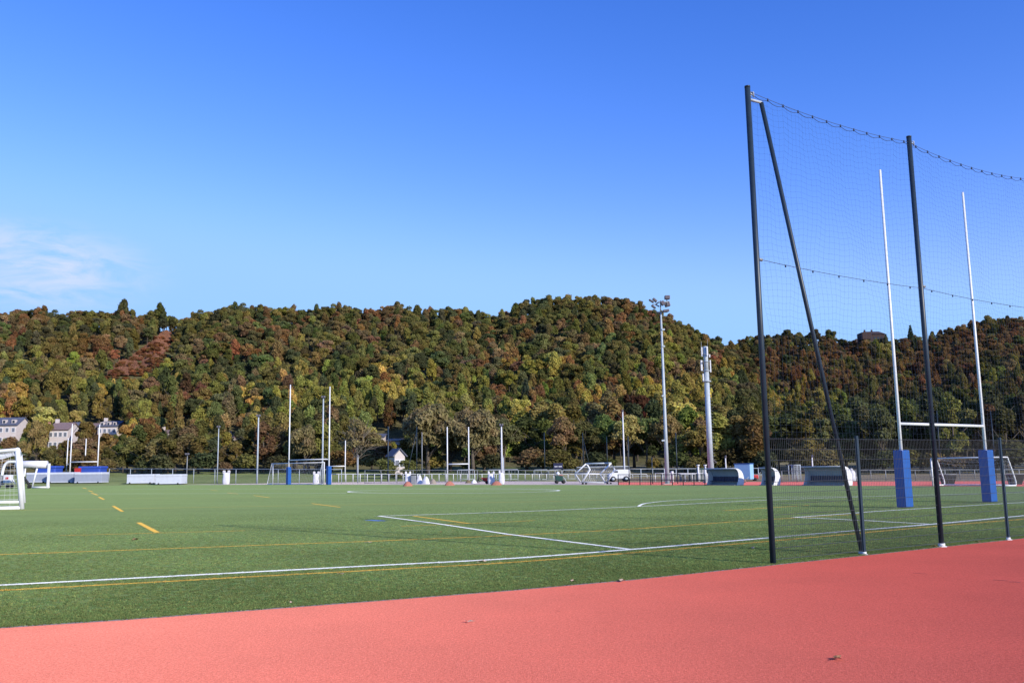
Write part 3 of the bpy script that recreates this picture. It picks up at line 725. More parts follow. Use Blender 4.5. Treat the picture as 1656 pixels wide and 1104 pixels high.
bevel(MB().box((0,0,zz/2), (.9,.7,zz)).build('body', 'redpaint', root), .04); bevel(MB().box((0,0,zz+.03), (1.0,.8,.06)).build('lid', 'redpaint', root), .02)

# ------------------------------------------------------------------ bags, mounds, cart, van etc.
def bag(x0, x1, y0, y1, Y, label, flop=0):
    Y = Yedge((x0+x1)/2)+3
    p = at((x0+x1)/2, Y); m = Y/F; w = (x1-x0)*m; h = zt(x0, y0, Y)-p.z
    root = empty('builders_bag', p, label, 'bag', 'white bulk bags along the far edge')
    mb = MB(); n = 20; prof = [(.40,0),(.47,.08),(.50,.3),(.49,.6),(.46,.82),(.40,.90),(.28,.94)]
    vs = []; fs = []
    for k, (r, z) in enumerate(prof):
        for j in range(n):
            a = 2*math.pi*j/n; sq = 1/max(abs(math.cos(a)), abs(math.sin(a)))**.7
            rr = r*w*sq*(1+.04*math.sin(5*a+k)); vs.append((rr*math.cos(a), rr*math.sin(a)*.9, z*h*(1+.02*math.sin(3*a))))
    for k in range(len(prof)-1):
        for j in range(n): fs.append((k*n+j, k*n+(j+1) % n, (k+1)*n+(j+1) % n, (k+1)*n+j))
    fs.append(tuple((len(prof)-1)*n+j for j in range(n)))
    mb.add(vs, fs, 0, True); mb.build('sack', 'bag', root)
    for sx in (-1, 1):
        for sy in (-1, 1):
            MB().tube(dense([(sx*w*.40, sy*w*.3, h*.86), (sx*w*.42, sy*w*.32, h*1.08), (sx*w*.30, sy*w*.28, h*1.1), (sx*w*.26, sy*w*.26, h*.9)], 3), .05, 5).build('loop', 'bag', root)
bag(360.5, 371, 763, 781, 122, 'white bulk bag standing by the slim lamp mast, far left of the four')
bag(506.5, 516, 764.5, 781, 124, 'white bulk bag standing behind the netted goal')
bag(655, 664.5, 764.5, 781, 108, 'white bulk bag with an orange mound at its foot, left of the bare rugby goal')
bag(789, 800, 764.5, 781, 106, 'white bulk bag touching the right-hand orange mound')
bag(807, 816, 763, 770.5, 118, 'small white sack hanging at the foot of the white floodlight mast')
def blob(name, x0, x1, y0, y1, Y, mat, label, cat, group=None, seed=1, flat=1.0, bits=1):
    p = at((x0+x1)/2, Y); m = Y/F; w = (x1-x0)*m/2; h = zt(x0, y0, Y)-p.z
    r = random.Random(seed); n = 20; rings = 7; vs = [(0,0,h)]; fs = []
    for k in range(1, rings+1):
        t = k/rings
        for j in range(n):
            a = 2*math.pi*j/n; rr = w*t**.8*(1+.10*math.sin(3*a+seed)+.08*r.uniform(-1,1)); z = h*(1-t**1.6)+(.04*h*r.uniform(-1,1) if k < rings else 0)
            vs.append((rr*math.cos(a), rr*math.sin(a)*.8*flat, max(0, z)))
    for j in range(n): fs.append((0, 1+j, 1+(j+1) % n))
    for k in range(rings-1):
        for j in range(n): fs.append((1+k*n+j, 1+(k+1)*n+j, 1+(k+1)*n+(j+1) % n, 1+k*n+(j+1) % n))
    o = MB().add(vs, fs, 0, True).build(name, mat); o.location = p; tag(o, label, cat, group); return o
blob('orange_mound', 651, 667, 778.2, 783, 98, 'orange', 'orange covered mound at the foot of the left white bag', 'mound', 'orange covered mounds', 1)
blob('orange_mound', 718, 735, 777.6, 783, 98, 'orange', 'orange covered mound below the left post of the bare rugby goal', 'mound', 'orange covered mounds', 2)
blob('orange_mound', 794, 812, 777.6, 783, 96, 'orange', 'orange covered mound below the white floodlight mast', 'mound', 'orange covered mounds', 3)
blob('white_sheeted_pile', 673, 684, 767.5, 779.5, 112, 'bag', 'tall white sheeted pile right of the left bag', 'pile', 'white sheeted piles', 4)
blob('white_sheeted_pile', 682, 696, 770, 779.5, 111, 'bag', 'lower white sheeted pile trailing off to the right', 'pile', 'white sheeted piles', 5)
blob('sheeted_heap', 694, 706, 774, 779.5, 111, 'wood', 'low brown and white heap beside the sheeted piles', 'heap', None, 6)
blob('soil_heap', 752, 762, 775.5, 778.5, 112, 'dry', 'small dark soil heap at the foot of the rugby goal', 'heap', None, 7)
blob('pale_sack_pile', 762, 771, 775, 778.5, 112, 'bag', 'flat pale sack lying right of the small soil heap', 'sack', None, 8)
p = at(669, 112); root = empty('grey_bin', p, 'dark grey bin beside the white sheeted pile', 'bin'); hz = zt(669,768,112)
bevel(MB().box((0,0,hz/2), (.6,.6,hz)).build('body', 'galv_d', root), .05); bevel(MB().box((0,0,hz+.03), (.68,.68,.08)).build('lid', 'rubber', root), .02)
# wheelbarrow
Yb = 104; p = at(780, Yb); root = empty('wheelbarrow', p, 'tipped red wheelbarrow with dark handles beside the white bag', 'wheelbarrow'); m = Yb/F
def L2(px, py, dy=0): v = P(px, py, Yb+dy)-p; return Vector((v.x, dy, v.z))
MB().add([L2(778,772,-.3), L2(790,772,-.3), L2(787,778,-.2), L2(781,776,-.2), L2(778,772,.4), L2(790,772,.4), L2(787,778,.3), L2(781,776,.3)], [(3,2,6,7),(0,3,7,4),(1,5,6,2),(0,1,2,3),(4,7,6,5)]).build('tray', 'redpaint', root)
for dy in (-.3, .35): MB().tube([L2(774.5,762,dy), L2(773,768,dy), L2(775,773,dy), L2(786,779,dy)], .05, 6).build('handle', 'rubber', root)
for dx in (771.5, 774.5): MB().tube([L2(774,771,0), L2(dx,780.5,0)], .05, 6).build('leg', 'rubber', root)
MB().tube([L2(787.5,779.2,-.08), L2(787.5,779.2,.1)], .22, 14).build('wheel', 'rubber', root)
# utility cart
Yb = 100; p = at(906, Yb); m = Yb/F; root = empty('green_utility_cart', p, 'dark green cart with an orange bundle and white ball on top', 'cart')
bevel(MB().box((-.1,0,.55), (.85,.9,.65)).build('body', 'greenpaint', root), .08)
for x in (-.4, .35): 
    for y in (-.45, .4): MB().tube([(x,y-.05,.2), (x,y+.05,.2)], .2, 14).build('wheel', 'rubber', root)
MB().tube([(.3,0,.75), (.55,0,.45), (.65,0,.15)], .05, 6).build('tow_bar', 'galv', root)
MB().tube([(-.5,0,.8), (-.75,0,1.0)], .04, 6).build('handle', 'galv_d', root)
o = blob('orange_bundle', 903, 911, 771, 774, Yb, 'orange', 'orange bundle lying on the dark green cart', 'bundle', None, 9); o.location = p+Vector((.1,0,.87)); o.scale = (1,1,.16)
bm_ = MB(); n = 12
for k in range(7):
    for j in range(n): bm_.v.append((.2*math.sin(math.pi*k/6)*math.cos(2*math.pi*j/n), .2*math.sin(math.pi*k/6)*math.sin(2*math.pi*j/n), .2-.2*math.cos(math.pi*k/6)))
for k in range(6):
    for j in range(n): bm_.f.append((k*n+j, k*n+(j+1) % n, (k+1)*n+(j+1) % n, (k+1)*n+j)); bm_.mi.append(0); bm_.sm.append(True)
o = bm_.build('white_ball', 'white'); o.location = p+Vector((-.25,-.25,.9)); tag(o, 'white ball resting on the dark green cart', 'ball')
# scoreboard
Yb = 126; p = at(903, Yb); m = Yb/F; z0 = zt(903,758,Yb)-p.z; z1 = zt(903,748.5,Yb)-p.z
root = empty('scoreboard', p, 'dark navy scoreboard on two posts with a faint white line of lettering', 'scoreboard')
w = 15*m; bevel(MB().box((0,0,(z0+z1)/2), (w,.2,z1-z0)).build('panel', 'navy', root), .03)
for x in (-w*.32, w*.32): MB().tube([(x,.12,0), (x,.12,z1-.1)], .06, 6).build('post', 'galv_d', root)
mb = MB()
for x, ww in ((-.33,.11), (-.2,.12), (-.07,.06), (.1,.1), (.22,.12), (.35,.1)): mb.box((x*w,-.106,z0+(z1-z0)*.42), (ww*w*.85,.01,.14))
mb.build('lettering', 'white_dull', root)
# cage behind tipped goal
Yb = 116; p = at(976, Yb); m = Yb/F; root = empty('mesh_cage', p, 'grey wire mesh cage panel behind the tipped goal', 'cage'); w = 84*m/2; z1 = zt(970,754.5,Yb)-p.z
MB().tube([(-w,0,0), (-w,0,z1), (w,0,z1), (w,0,0)], .05, 6).build('frame', 'galv', root)
mb = MB()
for i in range(1, 48): mb.tube([(-w+2*w*i/48,0,0), (-w+2*w*i/48,0,z1)], .016, 3, caps=False)
for i in range(1, 9): mb.tube([(-w,0,z1*i/9), (w,0,z1*i/9)], .016, 3, caps=False)
mb.build('wire_mesh', 'galv_d', root)
# van
Yb = 107; p = at(1001, Yb); m = Yb/F; root = empty('parked_van', p, 'small white van parked behind the tipped goal, facing left', 'van'); hv = zt(1001,759,Yb)-p.z; Lv = 34*m; k = Lv/2
prof = [(-k,.35),(-k,.75),(-k*.93,.95),(-k*.62,1.05),(-k*.30,hv*.97),(-k*.1,hv),(k*.94,hv),(k,hv*.93),(k,.35)]
MB().prism(prof, -.85, .85).build('body', 'white', root).modifiers.new('b', 'BEVEL').width = .06
MB().prism([(-k*.57,1.08),(-k*.33,hv*.9),(-k*.15,hv*.9),(-k*.15,1.08)], -.87, -.855).build('side_window', 'glass', root)
MB().add([(-k*.60,-.7,1.10),(-k*.335,-.7,hv*.93),(-k*.335,.7,hv*.93),(-k*.60,.7,1.10)], [(0,1,2,3)]).build('windscreen', 'glass', root).location = (-.02,0,.02)
for x in (-k*.62, k*.6):
    for y in (-.8, .8):
        w_ = MB().tube([(x,y-.1,.33), (x,y+.1,.33)], .33, 18).build('wheel', 'rubber', root)
        MB().tube([(x,y-.115,.33), (x,y+.115,.33)], .18, 14).build('rim', 'galv', w_)
MB().box((-k*1.0,0,.45), (.12,1.5,.18)).build('bumper', 'galv_d', root)
for y in (-.6, .6): MB().box((-k-.01,y,.72), (.05,.28,.15)).build('headlight', 'lamp', root)
# white bollard next to main mast
Yb = G(1087.5,779.5).y; p = G(1087.5,779.5); root = empty('white_bollard', p, 'stout white post bollard just right of the big floodlight mast', 'bollard'); z1 = H_at(p,1087,761.5)
MB().tube([(0,0,0), (0,0,z1-.08), (0,0,z1)], .16, 16).build('body', 'white_dull', root); MB().tube([(0,0,z1*.72), (0,0,z1*.76)], .165, 16).build('band', 'galv_d', root)
# green kiosk group beside the telecom mast
Yb = 101; p = at(1134, Yb); root = empty('equipment_cabinet', p, 'dark green equipment cabinet left of the antenna mast', 'cabinet'); z1 = zt(1134,757,Yb)-p.z
bevel(MB().box((0,0,z1/2), (1.0,.6,z1)).build('body', 'greenpaint', root), .03)
MB().box((-.25,-.305,z1*.5), (.42,.01,z1*.8)).build('door', 'galv_d', root); MB().box((.25,-.305,z1*.5), (.42,.01,z1*.8)).build('door', 'galv_d', root)
for px, l in ((1130, 'white vent pipe with flared top left of the antenna mast'), (1141.5, 'short white vent pipe directly left of the antenna mast')):
    p = at(px, 100); z1 = zt(px,751,100)-p.z; root = empty('vent_pipe', p, l, 'pipe', 'white vent pipes by the antenna mast')
    MB().tube([(0,0,0), (0,0,z1*.9)], .10, 10).build('pipe', 'white_dull', root); MB().tube([(0,0,z1*.9), (0,0,z1)], .12, 10, r2=.2).build('flared_top', 'white_dull', root)
p = at(1154.5, 96); z1 = zt(1155,745,96)-p.z; root = empty('solar_lamp', p, 'post with a tilted solar panel right of the antenna mast', 'solar lamp')
MB().tube([(0,0,0), (0,0,z1)], .07, 8).build('post', 'galv', root); MB().box((.1,0,z1+.05), (.75,.5,.05), M4=Matrix.Rotation(.7, 3, 'Y')).build('solar_panel', 'lamp', root)
# flat table/kit at 1100-1125
p = at(1112, 103); m = 103/F; z1 = zt(1112,766,103)-p.z; root = empty('steel_table', p, 'low grey steel platform on the verge left of the dugouts', 'platform')
MB().box((0,0,z1), (24*m,1,.08)).build('top', 'white_dull', root)
for x in (-11*m, -4*m, 4*m, 11*m): MB().box((x,0,z1*.5), (.12,.8,z1*.95)).build('leg', 'galv_d', root)
# blue container
Yb = 98; p = at(1204, Yb); m = Yb/F; z1 = zt(1204,749.5,Yb)-p.z; root = empty('blue_container', p, 'blue site container with a pale sunlit end, behind the dugouts', 'container', rz=0)
w = 32*m
rz = -.62
R = Matrix.Rotation(rz, 3, 'Z')
a1, b1 = w*.50, w*.78
MB().box((0,0,z1/2+.1), (b1, a1, z1-.2), rz=rz).build('body', 'dblue', root)
v = R @ Vector((0,0,0))
MB().box(R @ Vector((b1/2+.01,0,0))+Vector((0,0,z1/2+.1)), (.02, a1*.98, z1-.24), rz=rz).build('end_panel', 'lblue', root)
MB().box(R @ Vector((0,-a1/2-.01,0))+Vector((0,0,z1/2+.1)), (b1*.98, .02, z1-.24), rz=rz).build('side_panel', 'lblue', root)
MB().box((0,0,z1+.0), (b1+.1, a1+.1, .1), rz=rz).build('roof', 'dblue', root)
# small red machines
def tiller(px, Y, top, label, mat):
    p = at(px, Y); z1 = zt(px, top, Y)-p.z; root = empty('garden_machine', p, label, 'machine', 'small red machines by the dugouts')
    bevel(MB().box((0,0,z1*.45), (.6,.5,z1*.5)).build('body', mat, root), .1); MB().tube([(.2,0,z1*.5), (.6,0,z1)], .035, 6).build('handle', 'galv_d', root)
    for y in (-.3, .3): MB().tube([(-.1,y-.05,.18), (-.1,y+.05,.18)], .18, 12).build('wheel', 'rubber', root)
tiller(1201, 84, 771, 'small red machine at the right end of the leftmost dugout', 'tile')
tiller(1222, 100, 763, 'small red machine right of the blue container', 'redpaint')
# sheet-covered thing, wire cage between dugouts
p = at(1286, 92); m = 92/F; z1 = zt(1286,751.5,92)-p.z; root = empty('mesh_crate', p, 'grey mesh crate frame left of the long dugout', 'crate')
w = 7*m; mb = MB()
for x in (-w, w):
    for y in (-.5, .5): mb.tube([(x,y,0), (x,y,z1)], .04, 6)
mb.tube([(-w,-.5,z1), (w,-.5,z1), (w,.5,z1), (-w,.5,z1), (-w,-.5,z1)], .04, 6); mb.build('frame', 'galv', root)
mb = MB()
for i in range(1, 12): mb.tube([(-w+2*w*i/12,-.5,0.3), (-w+2*w*i/12,-.5,z1)], .014, 3)
for i in range(1, 8): mb.tube([(-w,-.5,z1*i/8), (w,-.5,z1*i/8)], .014, 3)
mb.build('wire_mesh', 'galv', root)
o = blob('white_sheet_pile', 1367, 1388, 757, 766, 92, 'bag', 'crumpled white sheeting on the verge right of the long dugout', 'sheeting', None, 12)
# small goal-side black bins
for px, py, l in ((1533, 784, 'dark tub standing in the mouth of the goal behind the fence'), (1642, 783, 'dark machine beside the right goal at the photo edge')):
    p = G(px, py); z1 = H_at(p, px, py-17); root = empty('dark_tub', p, l, 'tub', 'dark tubs by the right goal')
    w = .42; MB().add([(-w*.8,-.3,0),(w*.8,-.3,0),(w*.8,.3,0),(-w*.8,.3,0),(-w*1.1,-.4,z1),(w*1.3,-.4,z1),(w*1.3,.4,z1),(-w*1.1,.4,z1)], [(0,1,5,4),(1,2,6,5),(2,3,7,6),(3,0,4,7),(3,2,1,0)]).build('body', 'rubber', root)
    MB().tube([(-w*1.1,-.4,z1), (w*1.3,-.4,z1), (w*1.3,.4,z1), (-w*1.1,.4,z1), (-w*1.1,-.4,z1)], .03, 6).build('rim', 'galv_d', root)
# motorcycle-like equipment behind the left goals
p = at(10, 128); m = 128/F; root = empty('line_marking_machine', p, 'white and red wheeled machine behind the left goals', 'machine')
z1 = zt(10,762,128)-p.z
bevel(MB().box((.2,0,z1*.55), (1.1,.8,z1*.5)).build('body', 'white_dull', root), .12); bevel(MB().box((-.9,0,z1*.45), (.9,.8,z1*.55)).build('tank', 'galv_d', root), .15)
MB().tube([(.7,0,z1*.6), (1.3,0,z1*.25)], .08, 8).build('tow_bar', 'white_dull', root)
for x in (-.9, .3, .9): MB().tube([(x,-.35,.28), (x,-.2,.28)], .28, 14).build('wheel', 'rubber', root)
bevel(MB().box((.25,-.42,z1*.6), (.4,.05,.3)).build('red_panel', 'redpaint', root), .02)

# ------------------------------------------------------------------ buildings
def house(name, px0, px1, y_roof, y_eave, Y, label, wall='render_w', roof='slate', rows=2, cols=4, dormers=3, depth=8, rz=0, gable=False, chimney=True):
    pc = at((px0+px1)/2, Y); m = Y/F; W = (px1-px0)*m; pm = (px0+px1)/2
    base = pc.z-1.5; ze = zt(pm, y_eave, Y)-base; zr = zt(pm, y_roof, Y)-base
    root = empty(name, Vector((pc.x, pc.y, base)), label, 'house', 'houses at the foot of the wooded hill', rz=rz)
    D = depth
    if not gable:
        MB().box((0,0,ze/2), (W,D,ze)).build('wall', wall, root)
        mb = MB(); mb.add([(-W/2-.3,-D/2-.3,ze-.15),(W/2+.3,-D/2-.3,ze-.15),(W/2+.3,0,zr),(-W/2-.3,0,zr),(-W/2-.3,D/2+.3,ze-.15),(W/2+.3,D/2+.3,ze-.15)], [(0,1,2,3),(3,2,5,4)])
        rf = mb.build('roof', roof, root); s = rf.modifiers.new('s', 'SOLIDIFY'); s.thickness = .2; s.offset = 1
        MB().add([(-W/2,-D/2,ze),(-W/2,D/2,ze),(-W/2,0,zr-.1),(W/2,-D/2,ze),(W/2,D/2,ze),(W/2,0,zr-.1)], [(0,2,1),(3,4,5)]).build('gable', wall, root)
    else:
        MB().box((0,0,ze/2), (W,D,ze)).build('wall', wall, root)
        MB().prism([(-W/2,ze),(W/2,ze),(0,zr)], -D/2, D/2).build('gable', wall, root)
        mb = MB(); mb.add([(-W/2-.3,-D/2-.3,ze-.2),(0,-D/2-.3,zr+.05),(0,D/2+.3,zr+.05),(-W/2-.3,D/2+.3,ze-.2),(W/2+.3,-D/2-.3,ze-.2),(W/2+.3,D/2+.3,ze-.2)], [(0,1,2,3),(1,4,5,2)])
        rf = mb.build('roof', roof, root); s = rf.modifiers.new('s', 'SOLIDIFY'); s.thickness = .2; s.offset = 1
    for r in range(rows):
        for c in range(cols):
            x = -W/2+W*(c+.5)/cols; z = ze-1.3-2.6*r
            if z < .8: continue
            fm = MB().box((x,-D/2-.03,z), (.95,.06,1.3)).build('window', 'white_dull', root)
            MB().box((x,-D/2-.066,z), (.72,.02,1.05)).build('pane', 'pane', fm)
    if not gable:
        for c in range(dormers):
            x = -W/2+W*(c+.5)/max(1, dormers); t = .4; y = -D/2*(1-t); z = ze+(zr-ze)*t
            dm = MB().box((x,y-.5,z+.1), (1.0,1.0,1.1)).build('dormer', 'render_w', root)
            MB().box((x,y-1.01,z+.1), (.6,.02,.7)).build('pane', 'glass', dm)
    if chimney:
        ch = MB().box((-W*.42,0,zr+.3), (.9,.7,1.6)).build('chimney', wall, root)
    return root
Yh = 246
house('terraced_house', -22, 36, 676, 688.5, Yh, 'long white house with blue slate roof, at the left photo edge', dormers=4, cols=6, rz=.05)
house('terraced_house', 88.5, 118, 684, 695.5, Yh-4, 'white three-storey house right of the round tree', dormers=0, cols=4, rows=2, roof='tile', rz=.06)
house('terraced_house', 75, 88, 689, 695, Yh-2, 'salmon pink house joined to the left of a white one', wall='render_p', roof='slate', dormers=0, cols=2, rz=.06)
house('terraced_house', 118.5, 127, 683.5, 699, Yh, 'grey slated house end right of the white three-storey one', wall='slate', roof='slate', dormers=0, cols=1, rows=0, chimney=False, rz=.06)
house('terraced_house', 168, 198, 681.5, 690, 262, 'white house with three dormers high among the trees', dormers=3, cols=4, rows=1)
house('terraced_house', 147, 160, 685, 692, 262, 'small brown roofed house left of the three-dormer house', wall='wood', roof='tile', dormers=0, cols=1, rows=1, chimney=False)
house('small_house', 262, 279, 696, 701, 250, 'pale house end left of the tall poplar', dormers=0, cols=2, rows=1, roof='tile')
house('small_house', 293, 303, 694, 702, 250, 'red and white house end right of the tall poplar', dormers=0, cols=1, rows=1, wall='render_p', roof='tile')
house('small_house', 370, 384, 703, 709, 246, 'cream house gable above the slim lamp mast', dormers=0, cols=2, rows=1, roof='tile')
house('small_house', 603, 624, 702, 707, 244, 'white house high behind the bare grey tree', dormers=0, cols=3, rows=1, roof='slate')
house('small_house', 630, 652, 710, 713, 238, 'flat white building strip above the gabled house', dormers=0, cols=3, rows=0, roof='wood', chimney=False)
house('small_house', 632, 649, 727, 737, 160, 'cream gabled house between the bare tree and the willow', gable=True, chimney=False, cols=2, rows=2, depth=4, rz=.45)
# ridge house
Yq = 505; p = P(1409, 552, Yq); p.z -= 4
root = empty('ridge_house', p, 'dark brick house with long roof on the right-hand ridge', 'house'); m = Yq/F
z1 = zt(1410,542,Yq)-p.z; z2 = zt(1410,536,Yq)-p.z; w = 35*m
MB().box((0,0,z1/2-2), (w,9,z1+4)).build('wall', 'brick', root)
mb = MB(); mb.add([(-w/2+1,-5,z1),(w/2+.4,-5,z1),(w/2-1.5,0,z2),(-w/2+2,0,z2),(-w/2+1,5,z1),(w/2+.4,5,z1)], [(0,1,2,3),(3,2,5,4),(0,3,4),(1,5,2)]); mb.build('roof', 'brick', root)
MB().box((-w/2+1.5,-2,z1-1), (5,8,4)).build('turret', 'brick', root)
for x in (-w*.28, w*.05): MB().box((x,0,z2+.3), (.8,.8,1.4)).build('chimney', 'brick', root)
for i in range(5): MB().box((-w*.3+i*w*.16,-4.53,z1-2.2), (1.1,.06,1.4)).build('window', 'glass', root)

# ------------------------------------------------------------------ trees
def leafcloud(seed, lobes, nleaf, size, elong=1.0, droop=0.0, outb=.58, inner=.17):
    """lobes: (cx,cy,cz,rx,ry,rz) list -> vertices, faces, per-leaf variation"""
    r = np.random.default_rng(seed)
    lob = np.array(lobes); vol = (lob[:,3]*lob[:,4]+lob[:,4]*lob[:,5]+lob[:,3]*lob[:,5]); pr = vol/vol.sum()
    k = r.choice(len(lob), nleaf, p=pr)
    d = r.normal(size=(nleaf,3)); d /= np.linalg.norm(d, axis=1)[:,None]; d[:,2] = np.where(d[:,2] < -.35, -d[:,2]*.6, d[:,2])
    d /= np.linalg.norm(d, axis=1)[:,None]
    rad = 1-inner*r.random(nleaf)**.5*2+.10*r.normal(size=nleaf)
    pos = lob[k,:3]+lob[k,3:]*d*rad[:,None]
    nrm = d*outb+r.normal(size=(nleaf,3))*(1-outb)*.9; nrm[:,2] += .15
    nrm /= np.linalg.norm(nrm, axis=1)[:,None]
    t = np.cross(nrm, r.normal(size=(nleaf,3))); 
    if droop: 
        t2 = np.cross(nrm, np.cross(np.array([0,0,1.0]), nrm)); t = t*(1-droop)+t2*droop
        t = np.cross(nrm, np.cross(t, nrm)); t = np.where(np.linalg.norm(t,axis=1)[:,None] < 1e-4, np.array([[1.,0,0]]), t)
        t = np.cross(nrm, t); t = np.cross(nrm, t)
    t /= np.linalg.norm(t, axis=1)[:,None]; b = np.cross(nrm, t)
    s = size*(.6+.8*r.random(nleaf))[:,None]; a_ = t*s*elong; b_ = b*s*(.55+.4*r.random(nleaf))[:,None]
    v = np.stack([pos-a_, pos-b_*.9+nrm*s*.15, pos+a_, pos+b_*.9+nrm*s*.15], axis=1).reshape(-1,3)
    lv = np.stack([.5*r.random(len(lob))[k]+.5*r.random(nleaf), .45*r.random(len(lob))[k]+.55*r.random(nleaf), r.random(nleaf)], axis=1)
    return v, lv
def tree_mesh(name, v, lv, wood=None, mats=('leafA','bark')):
    n = len(v)//4
    if wood is None: wood = MB()
    wv = np.array(wood.v).reshape(-1,3) if wood.v else np.zeros((0,3))
    me = bpy.data.meshes.new(name)
    nv = len(v)+len(wv); wl = sum(len(f) for f in wood.f)
    me.vertices.add(nv); me.vertices.foreach_set('co', np.concatenate([v, wv]).astype(np.float32).ravel())
    loops = np.concatenate([np.arange(4*n), np.array([i+4*n for f in wood.f for i in f], dtype=np.int64)]) if wl else np.arange(4*n)
    me.loops.add(len(loops)); me.loops.foreach_set('vertex_index', loops.astype(np.int32))
    starts = list(range(0, 4*n, 4)); c = 4*n
    for f in wood.f: starts.append(c); c += len(f)
    me.polygons.add(len(starts)); me.polygons.foreach_set('loop_start', np.array(starts, dtype=np.int32))
    mi = np.zeros(len(starts), dtype=np.int32); mi[n:] = 1; 
    me.polygons.foreach_set('material_index', mi)
    sm = np.zeros(len(starts), dtype=bool); sm[n:] = True; me.polygons.foreach_set('use_smooth', sm)
    at_ = me.attributes.new('lv', 'FLOAT_COLOR', 'FACE')
    col = np.ones((len(starts),4), dtype=np.float32); col[:n,:3] = lv; at_.data.foreach_set('color', col.ravel())
    for m in mats: me.materials.append(M[m])
    me.update(calc_edges=True); me.validate(); return me
def mklobes(seed, kind, Hh=12.0):
    r = random.Random(seed); L = []
    if kind == 'round':
        R = Hh*r.uniform(.30,.37); cz = Hh*.60; n = 17
        for i in range(n):
            a = r.uniform(0, 2*math.pi); e = math.asin(r.uniform(-.65, 1)); q = r.uniform(.5,.8)
            x, y, z = R*q*math.cos(a)*math.cos(e), R*q*math.sin(a)*math.cos(e), Hh*.36*q*math.sin(e)
            s = R*r.uniform(.20,.50); L.append((x, y, cz+z, s, s, s*r.uniform(.7,.95)))
        L.append((0,0,cz,R*.6,R*.6,Hh*.26))
    elif kind == 'tall':
        R = Hh*r.uniform(.17,.22); n = 18
        for i in range(n):
            t = (i+.5)/n; z = Hh*(.22+.72*t); w = R*math.sin(math.pi*(.18+.78*t))**.7; a = r.uniform(0, 6.3)
            s = R*r.uniform(.35,.55); L.append((w*.6*math.cos(a), w*.6*math.sin(a), z, s, s, s*1.55))
    elif kind == 'poplar':
        n = 16
        for i in range(n):
            t = (i+.5)/n; z = Hh*(.12+.85*t); w = Hh*.075*math.sin(math.pi*(.15+.8*t))**.6; a = r.uniform(0, 6.3)
            L.append((w*.3*math.cos(a), w*.3*math.sin(a), z, w, w, w*2))
    elif kind == 'conifer':
        n = 12
        for i in range(n):
            t = i/n; z = Hh*(.14+.8*t); w = Hh*.24*(1-t)+.2
            for j in range(5):
                a = j*1.257+i*.6; L.append((w*.55*math.cos(a), w*.55*math.sin(a), z, w*.45, w*.45, Hh*.05))
    elif kind == 'willow':
        R = Hh*.44; n = 20
        for i in range(n):
            a = r.uniform(0, 6.3); e = r.uniform(-.25, 1.35); q = r.uniform(.55,.82)
            x, y, z = R*q*math.cos(a)*math.cos(e), R*q*math.sin(a)*math.cos(e), Hh*.40*q*math.sin(e)
            s = R*r.uniform(.24,.36); L.append((x, y, Hh*.58+z, s, s, s*1.25))
        L.append((0,0,Hh*.5,R*.65,R*.65,Hh*.3))
    elif kind == 'shrub':
        for i in range(9):
            a = r.uniform(0, 6.3); q = r.uniform(0, .35); s = Hh*r.uniform(.22,.34); L.append((Hh*q*math.cos(a), Hh*q*math.sin(a), Hh*r.uniform(.25,.62), s, s, s*.8))
    return L
def woodmesh(seed, kind, Hh=12.0, base=0.0, br=True, thick=1.0):
    r = random.Random(seed+99); mb = MB(); tr = Hh*.022*thick
    top = Hh*(.8 if kind in ('conifer','poplar') else .62)
    lean = (r.uniform(-.04,.04)*Hh, r.uniform(-.04,.04)*Hh)
    pts = [(lean[0]*t*t, lean[1]*t*t, base+(top-base)*t) for t in (0,.25,.5,.75,1)]
    mb.tube(pts, tr, 7, r2=tr*.35)
    if br and kind not in ('conifer','poplar'):
        for i in range(7):
            z = Hh*r.uniform(.22,.55); a = r.uniform(0, 6.3); l = Hh*r.uniform(.18,.32)
            mb.tube([(0,0,z), (l*.45*math.cos(a), l*.45*math.sin(a), z+l*.5), (l*math.cos(a), l*math.sin(a), z+l*1.05)], tr*.45, 5, r2=tr*.12)
    return mb
kinds_hill = ['round','round','round','round','tall','tall','round','tall','conifer','round','tall','tall']
hill_me = []; hill_me_B = []
for i, kd in enumerate(kinds_hill):
    v, lv = leafcloud(100+i, mklobes(100+i, kd), 4200, .25 if kd != 'conifer' else .24, 1.2)
    me = tree_mesh('tree_crown_mass', v, lv, woodmesh(i, kd)); hill_me.append(me)
    m2 = me.copy(); m2.materials[0] = M['leafB']; hill_me_B.append(m2)
near_kinds = ['round','tall','tall','tall','round','tall']
near_me = []
for i, kd in enumerate(near_kinds):
    v, lv = leafcloud(200+i, mklobes(200+i, kd), 5600, .25, 1.15)
    near_me.append((tree_mesh('crown', v, lv, None, ('leafA','bark')), None, kd))
near_wood = []
def woodobj(name, mb, mat):
    me = bpy.data.meshes.new(name); me.from_pydata(mb.v, [], mb.f); me.polygons.foreach_set('use_smooth', [True]*len(mb.f)); me.materials.append(M[mat]); me.update(); return me
for i, kd in enumerate(near_kinds): near_wood.append(woodobj('trunk', woodmesh(200+i, kd, br=True), 'bark'))
v, lv = leafcloud(300, mklobes(300, 'willow'), 9000, .24, 1.5, droop=.55, outb=.65); WIL = (tree_mesh('crown', v, lv), woodobj('trunk', woodmesh(300, 'willow', thick=1.6), 'bark'))
v, lv = leafcloud(301, mklobes(301, 'poplar'), 5000, .22, 1.3); POP = (tree_mesh('crown', v, lv), woodobj('trunk', woodmesh(301, 'poplar'), 'bark'))
v, lv = leafcloud(302, mklobes(302, 'conifer'), 5000, .24, 1.3); CON = (tree_mesh('crown', v, lv), woodobj('trunk', woodmesh(302, 'conifer'), 'bark'))
